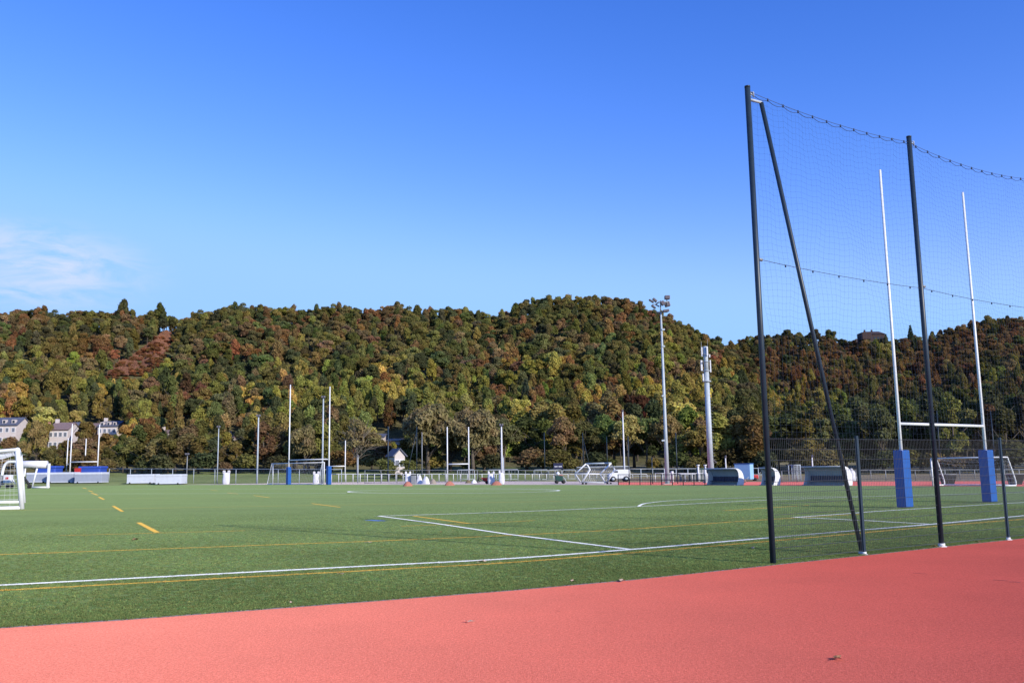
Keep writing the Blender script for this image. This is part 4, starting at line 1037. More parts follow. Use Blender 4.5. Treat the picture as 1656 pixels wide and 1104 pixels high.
v, lv = leafcloud(303, mklobes(303, 'round'), 1500, .20, 1.8, inner=.3); BARE = (tree_mesh('crown', v, lv), None)
mbb = woodmesh(303, 'round', thick=1.0)
rr = random.Random(5)
for i in range(70):
    a = rr.uniform(0, 6.3); e = rr.uniform(.1, 1.5); l = rr.uniform(2.5, 5.2); z = rr.uniform(3, 7.5); st = Vector((rr.uniform(-1,1), rr.uniform(-1,1), z)); dr = Vector((math.cos(a)*math.cos(e), math.sin(a)*math.cos(e), math.sin(e)))
    mbb.tube([st, st+dr*l*.5+Vector((0,0,.2)), st+dr*l], .05, 4, r2=.015)
BARE = (BARE[0], woodobj('trunk', mbb, 'bark_p'))
v, lv = leafcloud(304, mklobes(304, 'shrub', 4.0), 1500, .16, 1.1); SHR = tree_mesh('shrub', v, lv)

PAL = {'olive': (0.223,0.185,0.058), 'dkgreen': (0.116,0.119,0.052), 'green': (0.158,0.162,0.053), 'yellow': (0.436,0.333,0.084), 'ygreen': (0.311,0.278,0.073),
       'rust': (0.264,0.145,0.062), 'brown': (0.246,0.173,0.080), 'crimson': (0.189,0.090,0.055), 'copper': (0.086,0.037,0.023), 'greyb': (0.270,0.215,0.104), 'orange': (0.317,0.177,0.073), 'conifer': (0.077,0.092,0.051), 'bushy': (0.233,0.167,0.070), 'bracken': (0.315,0.147,0.066)}
WORD = {'olive': 'olive green', 'dkgreen': 'dark green', 'green': 'mid green', 'yellow': 'golden yellow', 'ygreen': 'yellow green', 'rust': 'rust coloured', 'brown': 'dull brown', 'crimson': 'dark crimson', 'copper': 'copper', 'greyb': 'grey brown', 'orange': 'orange', 'conifer': 'blue green', 'bushy': 'bronze', 'bracken': 'reddish'}
PATCH = [(1105,645,42,'yellow'),(1310,640,34,'yellow'),(1345,650,20,'ygreen'),(905,598,16,'yellow'),(590,650,34,'ygreen'),(640,640,25,'yellow'),(228,648,16,'ygreen'),(280,655,14,'ygreen'),(150,560,26,'rust'),(455,545,16,'orange'),(470,520,14,'olive'),
         (650,508,10,'rust'),(742,520,12,'rust'),(930,605,13,'orange'),(950,640,14,'rust'),(1255,590,38,'rust'),(1330,585,30,'rust'),(1380,565,26,'rust'),(1560,550,40,'rust'),(1640,560,30,'rust'),(1500,600,30,'rust'),
         (310,640,22,'crimson'),(560,600,24,'green'),(370,600,24,'dkgreen'),(390,590,20,'dkgreen'),(960,645,20,'yellow'),(1045,640,16,'yellow'),(60,640,26,'green'),(120,650,26,'ygreen'),(500,640,26,'ygreen'),(530,650,26,'ygreen'),(850,600,20,'ygreen'),(700,655,20,'ygreen'),(1250,650,26,'yellow'),(675,630,20,'ygreen'),(1070,560,20,'ygreen'),(760,480,9,'rust')]
CLEAR = [(170,609),(190,588),(220,573),(243,555),(266,537),(283,539),(273,567),(249,590),(215,609)]
def inpoly(x, y, poly):
    c = False; n = len(poly)
    for i in range(n):
        x1, y1 = poly[i]; x2, y2 = poly[(i+1) % n]
        if (y1 > y) != (y2 > y) and x < (x2-x1)*(y-y1)/(y2-y1)+x1: c = not c
    return c
def pickcol(px, py, r):
    for a, b, c, k in PATCH:
        if math.hypot(px-a, (py-b)*1.2) < c*r.uniform(.6,1.25) and r.random() < .85: return k
    top = interp([470, 560, 640, 720], [1, .75, .2, 0], py); right = px > 1190
    nz = math.sin(px*.031+1.3)+math.sin(py*.05+px*.013)+.8*math.sin(px*.09-py*.07)
    u = min(1, max(0, .5+(r.random()-.5)*.72+.15*nz))
    if right:
        if py > 640: return 'dkgreen' if u < .6 else ('green' if u < .85 else 'brown')
        return 'rust' if u < .33 else ('brown' if u < .52 else ('olive' if u < .68 else ('dkgreen' if u < .93 else 'ygreen')))
    if top > .6: return 'olive' if u < .42 else ('dkgreen' if u < .60 else ('green' if u < .70 else ('brown' if u < .86 else ('rust' if u < .95 else 'orange'))))
    return 'olive' if u < .26 else ('ygreen' if u < .46 else ('green' if u < .58 else ('dkgreen' if u < .68 else ('brown' if u < .82 else ('rust' if u < .90 else 'yellow')))))
def jit(c, r, k=1.0, dim=1.0):
    v = math.exp(r.gauss(0, .20))*dim; return tuple(max(.004, x*v*math.exp(r.gauss(0, .08)))*k for x in c)
TL = [(-300,700),(0,712),(36,704),(44,684),(58,677),(72,686),(84,712),(100,717),(122,716),(130,700),(150,697),(185,702),(200,704),(225,690),(260,702),(290,700),(330,690),(372,715),(392,700),(440,680),(480,672),(520,668),(555,672),(598,705),(610,716),(650,722),(660,690),(735,668),(790,690),(830,668),(880,662),(930,668),(980,660),(1050,655),(1100,668),(1150,672),(1200,665),(1250,668),(1300,660),(1400,655),(1500,650),(1656,640),(2000,640)]
def tlY(px): return interp([0, 600, 1000, 1300, 1656], [185, 178, 165, 150, 140], px)
tr = random.Random(11)
def put_tree(pair, base, h, wmul, col, label, cat='tree', group=None, name='broadleaf_tree', H0=12.0):
    root = empty(name, base, label, cat, group, rz=tr.uniform(0, 6.28))
    s = h/H0; root.scale = (s*wmul, s*wmul, s)
    c = bpy.data.objects.new('crown', pair[0]); COL.objects.link(c); c.parent = root; c.color = (*col, 1)
    t = bpy.data.objects.new('trunk', pair[1]); COL.objects.link(t); t.parent = root
    return root
# special trees first
specials = []
def special(pair, px, top, Y, wpx, W0, col, label, name, cat='tree', H0=12.0):
    tr.seed(int(px))
    b = at(px, Y); h = zt(px, top, Y)-b.z; s = h/H0
    wm = (wpx*Y/F)/(W0*s)
    put_tree(pair, b, h, wm, PAL[col] if col in ('greyb', 'copper') else jit(PAL[col], tr), label, cat, None, name, H0); specials.append((b.x, b.y, wpx*Y/F/2))
special(WIL, 692, 657, 166, 92, 9.5, 'greyb', 'grey brown willow, left one of the two side by side', 'willow_tree')
special(WIL, 765, 663, 164, 84, 9.5, 'greyb', 'grey brown willow, right one of the two side by side', 'willow_tree')
special(WIL, 728, 682, 172, 60, 9.5, 'greyb', 'smaller grey brown willow filling the gap between the two big ones', 'willow_tree')
special(BARE, 578, 672, 164, 62, 7.5, 'greyb', 'half bare grey tree with spreading twigs above the low street lamp', 'bare_tree')
special(WIL, 492, 690, 172, 56, 9.5, 'greyb', 'pale grey willow standing behind the padded rugby goal', 'willow_tree')
special(POP, 288, 629, 232, 17, 2.4, 'olive', 'narrow columnar poplar between the pale house ends', 'poplar_tree')
special(POP, 566, 640, 236, 16, 2.4, 'ygreen', 'narrow yellow green poplar above the half bare tree', 'poplar_tree')
special(CON, 852, 606, 262, 34, 6.2, 'conifer', 'dark conifer standing alone in the middle of the wooded slope', 'conifer_tree')
special((near_me[0][0], near_wood[0]), 1031, 620, 212, 62, 9.0, 'copper', 'dark copper leaved round tree left of the big floodlight mast', 'broadleaf_tree')
special((near_me[0][0], near_wood[0]), 1100, 634, 210, 74, 9.0, 'yellow', 'golden yellow tree right behind the big floodlight mast', 'broadleaf_tree')
special((near_me[4][0], near_wood[4]), 57, 676, 190, 40, 9.0, 'bushy', 'round bronze tree between the left houses', 'broadleaf_tree')
special((near_me[4][0], near_wood[4]), 1008, 656, 176, 30, 9.0, 'orange', 'pinkish orange small tree in front of the copper tree', 'broadleaf_tree')
special((near_me[0][0], near_wood[0]), 232, 633, 240, 30, 9.0, 'ygreen', 'bright yellow green tree left of the poplar', 'broadleaf_tree')
special((near_me[4][0], near_wood[4]), 348, 646, 236, 34, 9.0, 'green', 'mid green rounded tree above the cream gable', 'broadleaf_tree')
CNT = 0
# treeline rows
def phrase(px):
    for x, s in ((40,'behind the left goals'),(130,'below the salmon and white houses'),(210,'behind the far left rugby goals'),(310,'behind the pale boxes'),(400,'behind the leftmost bag'),(470,'left of the padded rugby goal'),(560,'behind the padded rugby goal'),(660,'around the cream gabled house'),(790,'below the two willows'),(870,'right of the two willows'),(950,'behind the scoreboard'),(1030,'behind the tipped goal'),(1110,'around the big floodlight mast'),(1180,'around the antenna mast'),(1260,'behind the blue container'),(1400,'behind the brace of the net'),(1530,'behind the near rugby goal')):
        if px < x: return s
    return 'at the right edge of the photo'
tl_trees = []
px = -330
row = 0
for row, (dy, dh, step) in enumerate(((0, 6, 31), (12, 0, 29))):
    px = -330+row*14
    while px < 2000:
        Y = tlY(px)+dy+tr.uniform(-4, 4); top = interp([a for a, b in TL], [b for a, b in TL], px)-(7 if px > 200 else 0)+dh+tr.uniform(-4, 9)
        if row == 0: top += tr.uniform(-4, 20)
        skip = (652 < px < 800 and row == 1) or (545 < px < 606 and row == 0) or (616 < px < 662) or (42 < px < 74) 
        if not skip:
            b = at(px, Y); h = zt(px, top, Y)-b.z
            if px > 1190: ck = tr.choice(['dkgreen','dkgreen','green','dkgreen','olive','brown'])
            elif px > 790: ck = tr.choice(['green','dkgreen','olive','dkgreen','green','brown','ygreen'])
            elif px > 400: ck = tr.choice(['olive','greyb','green','olive','brown','dkgreen'])
            elif px > 180: ck = tr.choice(['green','olive','green','dkgreen','olive','bushy'])
            else: ck = tr.choice(['bushy','bushy','green','brown','olive'])
            k = tr.choice([1,2,3,5,1,2,3,5,0]) if 190 < px < 600 else tr.randrange(len(near_me))
            h = max(5, h); wm = max(.48, min(1.6, (step*(1.35 if 190 < px < 600 else 1.8)*Y/F)/(7.8*h/12.0 if near_me[k][2] == 'round' else 5.0*h/12.0)))
            put_tree((near_me[k][0], near_wood[k]), b, h, wm, jit(PAL[ck], tr, dim=.85 if px > 1190 else 1.0), WORD[ck]+' broadleaf tree in the low tree belt '+phrase(px), 'tree', 'trees of the low belt at the foot of the hill')  # right-hand trees dimmed: their shade is put into the leaf colour
        px += step*tr.uniform(.8, 1.2)*(.74 if 190 < px < 600 else 1)
# bushes below the tree belt
px = -300
while px < 1960:
    Y = tlY(px)-6+tr.uniform(-2, 3); b = at(px, Y); h = tr.uniform(2.2, 4.2)
    if tr.random() < .75:
        ck = tr.choice(['dkgreen','green','dkgreen','brown','olive']); o = bpy.data.objects.new('hedge_shrub', SHR); COL.objects.link(o); o.location = b; s = h/3.2; o.scale = (s*1.5, s*1.3, s); o.rotation_euler = (0,0,tr.uniform(0,6.28)); o.color = (*jit(PAL[ck], tr, dim=.8), 1)
        tag(o, WORD[ck]+' low shrub under the tree belt '+phrase(px), 'shrub', 'low shrubs under the tree belt')
    px += tr.uniform(22, 42)

for px_, Y_q, h_q in ((626,150,3.2),(635,149,1.2),(645,148,1.0),(656,149,1.6),(663,151,3.0)):
    b = at(px_, Y_q); o = bpy.data.objects.new('hedge_shrub', SHR); COL.objects.link(o); o.location = b; q_ = h_q/3.2; o.scale = (q_*1.2, q_, q_); o.color = (*PAL['green'], 1)
    tag(o, 'mid green low shrub standing in front of the cream gabled house', 'shrub', 'low shrubs under the tree belt')
# wooded hill: individual trees for the nearest rows, one mass for the rest
hr = random.Random(21)
cands = []
Y = 212.0
while Y < 552:
    stepY = 4.9 + (Y-210)*.002
    xspan = Y*.86
    x = -xspan
    while x < xspan:
        xx = x+hr.uniform(-2.2, 2.2); yy = Y+hr.uniform(-2.6, 2.6); q = xx/yy
        zL = hillp(q, yy, qlx, qle, 205, 400, 11); zR = hillp(q, yy, qrx, qre, 270, 520, 11)
        z = terr(xx, yy)
        ok = max(zL, zR) > .15
        if yy > 428 and zR <= zL: ok = False
        if yy > 430 and q < .15: ok = False
        if yy > 545: ok = False
        if any((xx-a)**2+(yy-b)**2 < (c*.8)**2 for a, b, c in specials): ok = False
        if ok:
            h = hr.uniform(6.8, 11.5)+(1.5 if hr.random() < .15 else 0)
            cx_, cy_ = proj((xx, yy, z+h*.6)); tx, ty = proj((xx, yy, z+h)); gx, gy = proj((xx, yy, z))
            sc_h = h
            # gardens of the houses
            for a_, b_, Yl, lim in ((-60,40,247,708),(73,130,247,716),(140,206,262,702),(256,312,250,712),(364,392,247,713),(598,656,245,714)):
                if a_ < cx_ < b_ and yy < Yl: h = min(h, P(cx_, lim, yy).z-z)
                if a_-4 < cx_ < b_+4 and Yl-8 < yy < Yl+7: h = 0
            if yy > 360 and zL > zR: h = h*.26+6.9
            if yy > 470: h = h*.5+4.2
            if 1382 < cx_ < 1436 and 460 < yy < 504: h = min(h, P(cx_, 548, yy).z-z)
            if 1384 < cx_ < 1434 and 488 < yy < 503: h = min(17, max(h, P(cx_, 547+hr.uniform(-2,3), yy).z-z))
            if 1384 < cx_ < 1434 and 503 < yy < 511: h = 0
            if h < 1.5: x += 5.2; continue
            kind = None
            mid = proj((xx, yy, z+2))
            if inpoly(mid[0], mid[1], CLEAR): kind = 'clear'
            elif 150 < tx < 300:
                while h > 1.5 and any(inpoly(*proj((xx+dx_, yy, z+h*f_)), CLEAR) for f_ in (.4, .6, .8, 1.0) for dx_ in (-1.6, 0, 1.6)): h *= .85
            cx_, cy_ = proj((xx, yy, z+h*.6))
            if kind == 'clear': col, ck = PAL['bracken'], 'bracken'; h = hr.uniform(1.8, 2.8)
            else: ck = pickcol(cx_, cy_, hr); col = PAL[ck]
            lo_dim = 1.0
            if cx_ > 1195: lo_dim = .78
            mi_ = 8 if ck == 'dkgreen' and cy_ > 585 and hr.random() < .12 else hr.choice([0,1,2,3,6,9,0,1,4,5]) if cy_ < 600 else hr.choice([4,5,7,11,0,2,6,9])
            if kind == 'clear':
                for _ in range(5):
                    a1_, b1_ = xx+hr.uniform(-3.5,3.5), yy+hr.uniform(-3.5,3.5)
                    cands.append((b1_, a1_, terr(a1_, b1_), hr.uniform(1.2, 2.4), jit(col, hr), ck, hr.choice([0,1,2,3]), cx_, cy_, hr.uniform(0, 6.28), 1.0))
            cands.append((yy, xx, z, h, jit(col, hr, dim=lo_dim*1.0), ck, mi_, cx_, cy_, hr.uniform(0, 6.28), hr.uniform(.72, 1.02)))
        x += 4.7+(Y-210)*.002
    Y += stepY
def visible(c):
    top = proj((c[1], c[0], c[2]+c[3]))
    return -10 < top[0] < 1666 and top[1] < interp([a for a, b in TL], [b for a, b in TL], top[0])-3
vis = sorted([c for c in cands if visible(c) and c[5] != 'bracken'], key=lambda c: c[0]/max(3, c[3]))
ind = set(id(c) for c in vis[:190])
def hphrase(cx_, cy_):
    return 'on the lower slope '+('above the left houses' if cx_ < 220 else 'above the far left fence' if cx_ < 420 else 'above the padded rugby goal' if cx_ < 600 else 'above the two willows' if cx_ < 830 else 'left of the copper tree' if cx_ < 1000 else 'around the floodlight mast' if cx_ < 1120 else 'around the antenna mast' if cx_ < 1200 else 'of the right-hand hill')
for c in cands:
    if id(c) in ind:
        yy, xx, z, h, col, ck, mi_, cx_, cy_, rz, wm = c
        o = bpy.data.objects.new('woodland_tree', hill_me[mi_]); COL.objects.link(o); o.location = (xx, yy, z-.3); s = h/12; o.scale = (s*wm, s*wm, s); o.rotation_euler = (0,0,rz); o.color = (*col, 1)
        tag(o, WORD[ck]+' woodland tree '+hphrase(cx_, cy_), 'tree', 'woodland trees on the lower slope')
rest = [c for c in cands if id(c) not in ind]
# a few taller trees breaking the skyline
for px, py, Y, ck in ((198,484,398,'dkgreen'), (258,490,398,'green'), (643,482,400,'dkgreen'), (1010,480,400,'dkgreen'), (1435,536,512,'conifer'), (1475,521,515,'conifer'), (1320,526,512,'dkgreen'), (1600,507,515,'olive'), (1275,527,512,'dkgreen'), (1345,530,515,'green')):
    b = at(px, Y); h = zt(px, py, Y)-b.z
    rest.append((Y, b.x, b.z, max(6, h), jit(PAL[ck], hr), ck, 8 if ck == 'conifer' else hr.choice([0,1,4,5]), px, py, hr.uniform(0, 6), .8))
M['bracken'] = grainy('bracken', (.12,.055,.034), (.20,.09,.055), (.29,.14,.085), fine=.9, grain=5, bumpd=.5, bstr=1.0, patch=.05, big=(.75,1.2))
def hit(px, py):
    d = ray(px, py); Yq_ = 230.0
    while Yq_ < 440:
        t = Yq_/d.y
        if H+d.z*t <= terr(d.x*t, Yq_): return (d.x*t, Yq_)
        Yq_ += 1.5
    return None
vs = []; idx = {}; fs = []; q_r = random.Random(3)
gx = [165+2.5*i for i in range(50)]; gy = [533+2.5*i for i in range(33)]
for i, gx_ in enumerate(gx):
    for j, gy_ in enumerate(gy):
        hp_ = hit(gx_, gy_)
        if hp_ and (inpoly(gx_, gy_, CLEAR) or inpoly(gx_+2, gy_, CLEAR) or inpoly(gx_-2, gy_, CLEAR) or inpoly(gx_, gy_+2, CLEAR) or inpoly(gx_, gy_-2, CLEAR)):
            idx[(i, j)] = len(vs); vs.append((hp_[0], hp_[1], terr(*hp_)+.9+q_r.uniform(-.35,.35)))
for (i, j) in idx:
    if (i+1, j) in idx and (i, j+1) in idx and (i+1, j+1) in idx: fs.append((idx[(i, j)], idx[(i, j+1)], idx[(i+1, j+1)], idx[(i+1, j)]))
bb_ = MB().add(vs, fs, 0, True).build('bracken_bank', 'bracken'); tag(bb_, 'reddish brown bracken covering the treeless diagonal strip of the left hill', 'bracken', kind='stuff')
srccol = bpy.data.collections.new('forest_sources')
for i, me in enumerate(hill_me_B):
    o = bpy.data.objects.new('forest_source_%02d' % i, me); srccol.objects.link(o)
me = bpy.data.meshes.new('wooded_hill'); me.vertices.add(len(rest))
me.vertices.foreach_set('co', np.array([(c[1], c[0], c[2]-.3) for c in rest], dtype=np.float32).ravel())
def addattr(nm, ty, dt, arr, key):
    a = me.attributes.new(nm, ty, 'POINT'); a.data.foreach_set(key, np.array(arr, dtype=dt).ravel())
addattr('tidx', 'INT', np.int32, [c[6] for c in rest], 'value')
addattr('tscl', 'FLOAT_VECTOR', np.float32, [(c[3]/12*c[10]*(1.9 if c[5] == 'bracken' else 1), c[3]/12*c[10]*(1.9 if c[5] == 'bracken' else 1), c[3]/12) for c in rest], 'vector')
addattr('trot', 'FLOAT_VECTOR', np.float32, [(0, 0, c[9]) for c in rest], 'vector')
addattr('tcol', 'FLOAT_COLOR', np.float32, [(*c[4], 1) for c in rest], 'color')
forest = bpy.data.objects.new('distant_forest', me); COL.objects.link(forest); tag(forest, 'dense autumn woodland covering the upper slopes and ridge of the hills', 'forest', kind='stuff')
ng = bpy.data.node_groups.new('scatter_trees', 'GeometryNodeTree')
ng.interface.new_socket('Geometry', in_out='INPUT', socket_type='NodeSocketGeometry'); ng.interface.new_socket('Geometry', in_out='OUTPUT', socket_type='NodeSocketGeometry')
gi = ng.nodes.new('NodeGroupInput'); go = ng.nodes.new('NodeGroupOutput'); iop = ng.nodes.new('GeometryNodeInstanceOnPoints'); ci = ng.nodes.new('GeometryNodeCollectionInfo')
ci.inputs['Collection'].default_value = srccol; ci.inputs['Separate Children'].default_value = True; ci.inputs['Reset Children'].default_value = True
def na(nm, ty):
    n = ng.nodes.new('GeometryNodeInputNamedAttribute'); n.data_type = ty; n.inputs[0].default_value = nm; return [o for o in n.outputs if o.enabled and o.name == 'Attribute'][0]
L = ng.links.new
L(gi.outputs[0], iop.inputs['Points']); L(ci.outputs[0], iop.inputs['Instance']); iop.inputs['Pick Instance'].default_value = True
L(na('tidx', 'INT'), iop.inputs['Instance Index']); L(na('tscl', 'FLOAT_VECTOR'), iop.inputs['Scale'])
er = ng.nodes.new('FunctionNodeEulerToRotation'); L(na('trot', 'FLOAT_VECTOR'), er.inputs[0]); L(er.outputs[0], iop.inputs['Rotation'])
L(iop.outputs[0], go.inputs[0])
md = forest.modifiers.new('scatter', 'NODES'); md.node_group = ng
print('trees total', len(cands), 'individual', len(ind), 'mass', len(rest))

M['scuff'] = grainy('scuffed_track', (.26,.05,.045), (.34,.07,.06), (.42,.10,.08), fine=20, grain=95, grainamt=.3)
for pts_q, w_q in (([(1476,926.5),(1486,927),(1500,928.2)],.035), ([(1606,937.5),(1616,938.3),(1630,939)],.05), ([(1632,940.8),(1642,941),(1650,942)],.05), ([(900,988),(906,988.6)],.02)):
    strip('track_scuff', dense(pts_q, 3), w_q, .0065, 'scuff')
# ------------------------------------------------------------------ fallen leaves
def leaf(px, py, s, mat, label, seed):
    r = random.Random(seed); p = G(px, py); a0 = r.uniform(0, 6.28); mb = MB(); n = 10; vs = [(0,0,.012*s/.05)]
    for i in range(n):
        a = 2*math.pi*i/n; rr = s*(1 if i % 2 == 0 else .55)*(1.25 if i == 0 else 1)*r.uniform(.85,1.1); vs.append((rr*math.cos(a), rr*math.sin(a)*.75, abs(math.sin(a+1))*s*.45+.003))
    mb.add(vs, [(0, 1+i, 1+(i+1) % n) for i in range(n)]); mb.tube([(s*.9,0,.01), (s*1.7,.1*s,.02)], s*.04, 4)
    o = mb.build('fallen_leaf', mat); o.location = (p.x, p.y, .010); o.rotation_euler = (0, 0, a0); tag(o, label, 'leaf', 'fallen leaves on the track and turf')
leaf(1354, 1068, .065, 'leaf_dry', 'curled brown leaf lying alone on the near red track', 1)
leaf(757, 1007, .05, 'leaf_pale', 'pale flat leaf on the red track below the turf edge', 2)
leaf(1007, 941, .08, 'leaf_pale', 'larger pale leaf on the concrete edge of the turf', 3)
leaf(927, 941.5, .07, 'leaf_pale', 'small pale leaf on the turf left of the edge leaf', 4)
leaf(780, 909.5, .09, 'leaf_pale', 'pale leaf lying between the white and yellow near lines', 5)
leaf(219, 874, .13, 'leaf_dry', 'reddish brown leaf on the turf below the big yellow dash', 6)
leaf(472, 976, .05, 'leaf_pale', 'small pale leaf near the turf edge at left', 7)
leaf(1220, 888, .09, 'leaf_pale', 'small pale leaf on the turf just left of the end post', 8)
leaf(1582, 877.5, .07, 'leaf_dry', 'dark leaf on the track edge between two fence posts', 9)
leaf(1511, 884.5, .07, 'leaf_dry', 'dark leaf beside the white sleeve of the middle net post', 10)
leaf(598, 878, .08, 'leaf_pale', 'tiny pale leaf on the turf in front of the blue mark', 11)
leaf(553, 929, .05, 'leaf_pale', 'tiny pale speck of leaf just below the near yellow line', 12)
leaf(714, 861, .06, 'leaf_dry', 'dark leaf inside the penalty area', 13)

# ------------------------------------------------------------------ standing pile of the turf near the camera
g = np.random.default_rng(3)
def blades(seed):
    r = np.random.default_rng(seed); V = []; n = 10
    for i in range(n):
        x, y = r.normal(0, .016, 2); a = r.uniform(0, 6.28); h = r.uniform(.008, .017); wd = .0035; lx, ly = r.normal(0, .008, 2)
        V += [(x-wd*math.cos(a), y-wd*math.sin(a), 0), (x+wd*math.cos(a), y+wd*math.sin(a), 0), (x+lx+wd*.4*math.cos(a), y+ly+wd*.4*math.sin(a), h), (x+lx-wd*.4*math.cos(a), y+ly-wd*.4*math.sin(a), h)]
    return np.array(V), np.stack([r.random(n), r.random(n), r.random(n)], axis=1)
tuftcol = bpy.data.collections.new('turf_sources')
for i in range(5):
    v, lv = blades(i); me_ = tree_mesh('turf_tuft', v, lv, None, ('leafB','bark')); o = bpy.data.objects.new('turf_source_%02d' % i, me_); tuftcol.objects.link(o)
NT = 380000
P0 = np.array(near[0][:2]); ud = np.array(UD[:2]); vd = np.array(VD[:2])
vv = 34.0*g.random(NT)**2.0; uu = g.uniform(-26, 30, NT)
nx_ = np.array([p.x for p in allp]); ny_ = np.array([p.y for p in allp])
X_ = P0[0]+uu*ud[0]; Y_0 = np.interp(X_, nx_, ny_)+.02+vv
pxx = CX+F*X_/(Y_0*_cp); vis_ = (pxx > -60) & (pxx < 1716); X_, Y_0, vv = X_[vis_], Y_0[vis_], vv[vis_]; NT = len(X_)
def dist_to(pix, X, Y):
    w = pix; d = np.full(len(X), 9.0)
    for a, b in zip(w[:-1], w[1:]):
        ax, ay, bx_, by_ = a.x, a.y, b.x, b.y; L2_ = (bx_-ax)**2+(by_-ay)**2
        t = np.clip(((X-ax)*(bx_-ax)+(Y-ay)*(by_-ay))/L2_, 0, 1); d = np.minimum(d, np.hypot(X-ax-t*(bx_-ax), Y-ay-t*(by_-ay)))
    return d
lab = np.zeros(NT, int)
for wp, w_, mt in STR:
    if min(p.y for p in wp) < 62 and mt != 'scuff':
        d_ = dist_to(wp, X_, Y_0); lab[d_ < w_*.5+(.012 if mt == 'line_w' else .026)] = {'line_w': 1, 'line_y': 2, 'line_b': 3}[mt]
patch = .5+.5*np.sin(X_*.9+Y_0*.4)*np.sin(Y_0*.7-X_*.2)
val = np.exp(g.normal(0, .20, NT))*(.82+.3*patch)*(1.12+.6*np.minimum(1, vv/18))  # brightens with depth: grazing sheen painted into the fibre colour
colr = np.stack([.176*val*(1+.15*g.normal(size=NT)), .228*val, .072*val, np.ones(NT)], axis=1)
mw = lab == 1; my = lab == 2; colr[lab == 3,:3] = (.06,.13,.35)
colr[mw,:3] = np.array([.72,.74,.72])*(.75+.35*g.random(mw.sum()))[:,None]; colr[my,:3] = np.array([.66,.43,.10])*(.7+.4*g.random(my.sum()))[:,None]
keep = np.ones(NT, bool)
X_, Y_0, colr = X_[keep], Y_0[keep], np.clip(colr[keep], .004, .9)
me = bpy.data.meshes.new('turf_pile'); me.vertices.add(len(X_)); me.vertices.foreach_set('co', np.stack([X_, Y_0, np.full(len(X_), .007)], axis=1).astype(np.float32).ravel())
addattr('tidx', 'INT', np.int32, g.integers(0, 5, len(X_)), 'value'); sc_ = g.uniform(.8, 1.3, len(X_)); addattr('tscl', 'FLOAT_VECTOR', np.float32, np.stack([sc_*1.3, sc_*1.3, sc_*.95*(1-vv/36)], axis=1), 'vector')
addattr('trot', 'FLOAT_VECTOR', np.float32, np.stack([0*X_, 0*X_, g.uniform(0, 6.28, len(X_))], axis=1), 'vector'); addattr('tcol', 'FLOAT_COLOR', np.float32, colr, 'color')
pile = bpy.data.objects.new('turf_pile', me); COL.objects.link(pile); tag(pile, 'standing green fibres of the artificial turf along its near edge', 'turf', kind='stuff')
ng2 = ng.copy(); ng2.name = 'scatter_turf'
[n_ for n_ in ng2.nodes if n_.bl_idname == 'GeometryNodeCollectionInfo'][0].inputs['Collection'].default_value = tuftcol
pile.modifiers.new('scatter', 'NODES').node_group = ng2
# ------------------------------------------------------------------ sun, sky, camera
az = math.atan2(.715, -.70); el = math.radians(23.5)
sdir = Vector((math.sin(az)*math.cos(el), math.cos(az)*math.cos(el), math.sin(el)))
sun = bpy.data.lights.new('sun', 'SUN'); sun.energy = 5.0; sun.angle = math.radians(.36); sun.color = (1.0, .93, .83)
so = bpy.data.objects.new('sun', sun); COL.objects.link(so); so.rotation_euler = (-sdir).to_track_quat('-Z', 'Y').to_euler()
w = bpy.data.worlds.new('World'); sc.world = w; w.use_nodes = True; nt = w.node_tree; nt.nodes.clear()
out = nt.nodes.new('ShaderNodeOutputWorld'); bg = nt.nodes.new('ShaderNodeBackground'); bg.inputs[1].default_value = .15
sky = nt.nodes.new('ShaderNodeTexSky'); sky.sky_type = 'NISHITA'; sky.sun_disc = False; sky.sun_elevation = el; sky.sun_rotation = az
sky.air_density = 1.0; sky.dust_density = .3; sky.ozone_density = 2.5; sky.altitude = 50
L = nt.links.new
hs = N(nt, 'ShaderNodeHueSaturation', Saturation=1.22, Value=1.42); tn = N(nt, 'ShaderNodeVectorMath', operation='MULTIPLY'); L(sky.outputs[0], tn.inputs[0]); tn.inputs[1].default_value = (1.22, 1.0, 1.28); L(tn.outputs[0], hs.inputs['Color'])
spx = N(nt, 'ShaderNodeSeparateXYZ'); L(hs.outputs[0], spx.inputs[0]); cbx = N(nt, 'ShaderNodeCombineXYZ')
for k_, (ex_, ml_) in enumerate(((1.55, .60), (1.25, .73), (1.0, 1.0))):
    pw = N(nt, 'ShaderNodeMath', operation='POWER'); L(spx.outputs[k_], pw.inputs[0]); pw.inputs[1].default_value = ex_
    m2_ = N(nt, 'ShaderNodeMath', operation='MULTIPLY'); L(pw.outputs[0], m2_.inputs[0]); m2_.inputs[1].default_value = ml_
    mn_ = N(nt, 'ShaderNodeMath', operation='SMOOTH_MIN'); mn_.inputs[2].default_value = (1.3, 1.5, .6)[k_]; L(m2_.outputs[0], mn_.inputs[0]); mn_.inputs[1].default_value = (2.36, 4.25, 7.6)[k_]; L(mn_.outputs[0], cbx.inputs[k_])
tc = N(nt, 'ShaderNodeTexCoord'); mp = N(nt, 'ShaderNodeMapping'); mp.inputs['Rotation'].default_value = (0, .12, 0); mp.inputs['Scale'].default_value = (9, 9, 34); L(tc.outputs['Generated'], mp.inputs[0])
nz = N(nt, 'ShaderNodeTexNoise', Scale=1.6, Detail=10.0, Roughness=.62, Distortion=.7); L(mp.outputs[0], nz.inputs['Vector'])
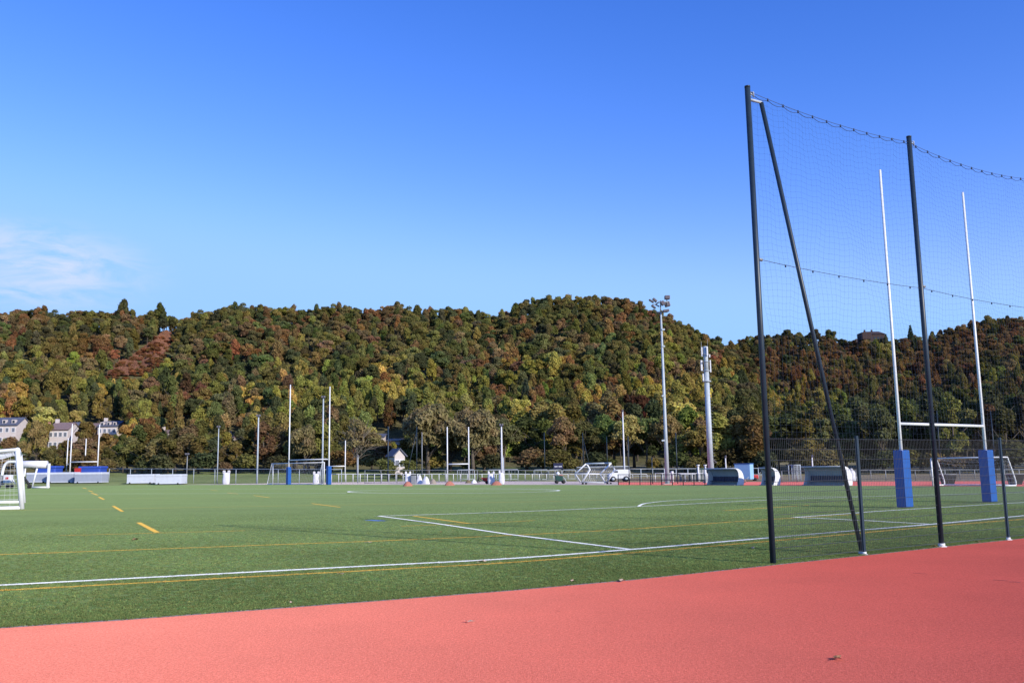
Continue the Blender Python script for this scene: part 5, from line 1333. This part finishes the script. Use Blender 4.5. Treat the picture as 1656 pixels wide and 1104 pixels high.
cr = N(nt, 'ShaderNodeValToRGB'); L(nz.outputs['Fac'], cr.inputs[0]); cr.color_ramp.elements[0].position = .38; cr.color_ramp.elements[1].position = .62
cr.color_ramp.elements[0].color = (0,0,0,1); cr.color_ramp.elements[1].color = (1,1,1,1)
cdir = ray(35, 430).normalized()
dt = N(nt, 'ShaderNodeVectorMath', operation='SUBTRACT'); L(tc.outputs['Generated'], dt.inputs[0]); dt.inputs[1].default_value = cdir
sc2 = N(nt, 'ShaderNodeVectorMath', operation='MULTIPLY'); L(dt.outputs[0], sc2.inputs[0]); sc2.inputs[1].default_value = (8.5, 8.5, 24)
ln = N(nt, 'ShaderNodeVectorMath', operation='LENGTH'); L(sc2.outputs[0], ln.inputs[0])
mr = N(nt, 'ShaderNodeMapRange'); mr.interpolation_type = 'SMOOTHSTEP'; L(ln.outputs['Value'], mr.inputs[0]); mr.inputs[1].default_value = .25; mr.inputs[2].default_value = 1.35; mr.inputs[3].default_value = .72; mr.inputs[4].default_value = 0
mu = N(nt, 'ShaderNodeMath', operation='MULTIPLY'); L(cr.outputs[0], mu.inputs[0]); L(mr.outputs[0], mu.inputs[1])
mx = N(nt, 'ShaderNodeMix', data_type='RGBA'); L(mu.outputs[0], mx.inputs[0]); L(cbx.outputs[0], mx.inputs[6]); mx.inputs[7].default_value = (4.9, 5.3, 6.95, 1)
L(mx.outputs[2], bg.inputs[0]); L(bg.outputs[0], out.inputs[0])
cam = bpy.data.cameras.new('camera'); co = bpy.data.objects.new('camera', cam); COL.objects.link(co); sc.camera = co
cam.sensor_width = 36; cam.lens = F/1656*36; cam.clip_end = 5000; cam.clip_start = .1
BK = -FW
co.matrix_world = Matrix(((RT.x, UP.x, BK.x, 0), (RT.y, UP.y, BK.y, 0), (RT.z, UP.z, BK.z, H), (0,0,0,1)))
sc.view_settings.view_transform = 'Standard'; sc.view_settings.look = 'None'; sc.view_settings.exposure = 0; sc.view_settings.gamma = 1
sc.cycles.max_bounces = 6
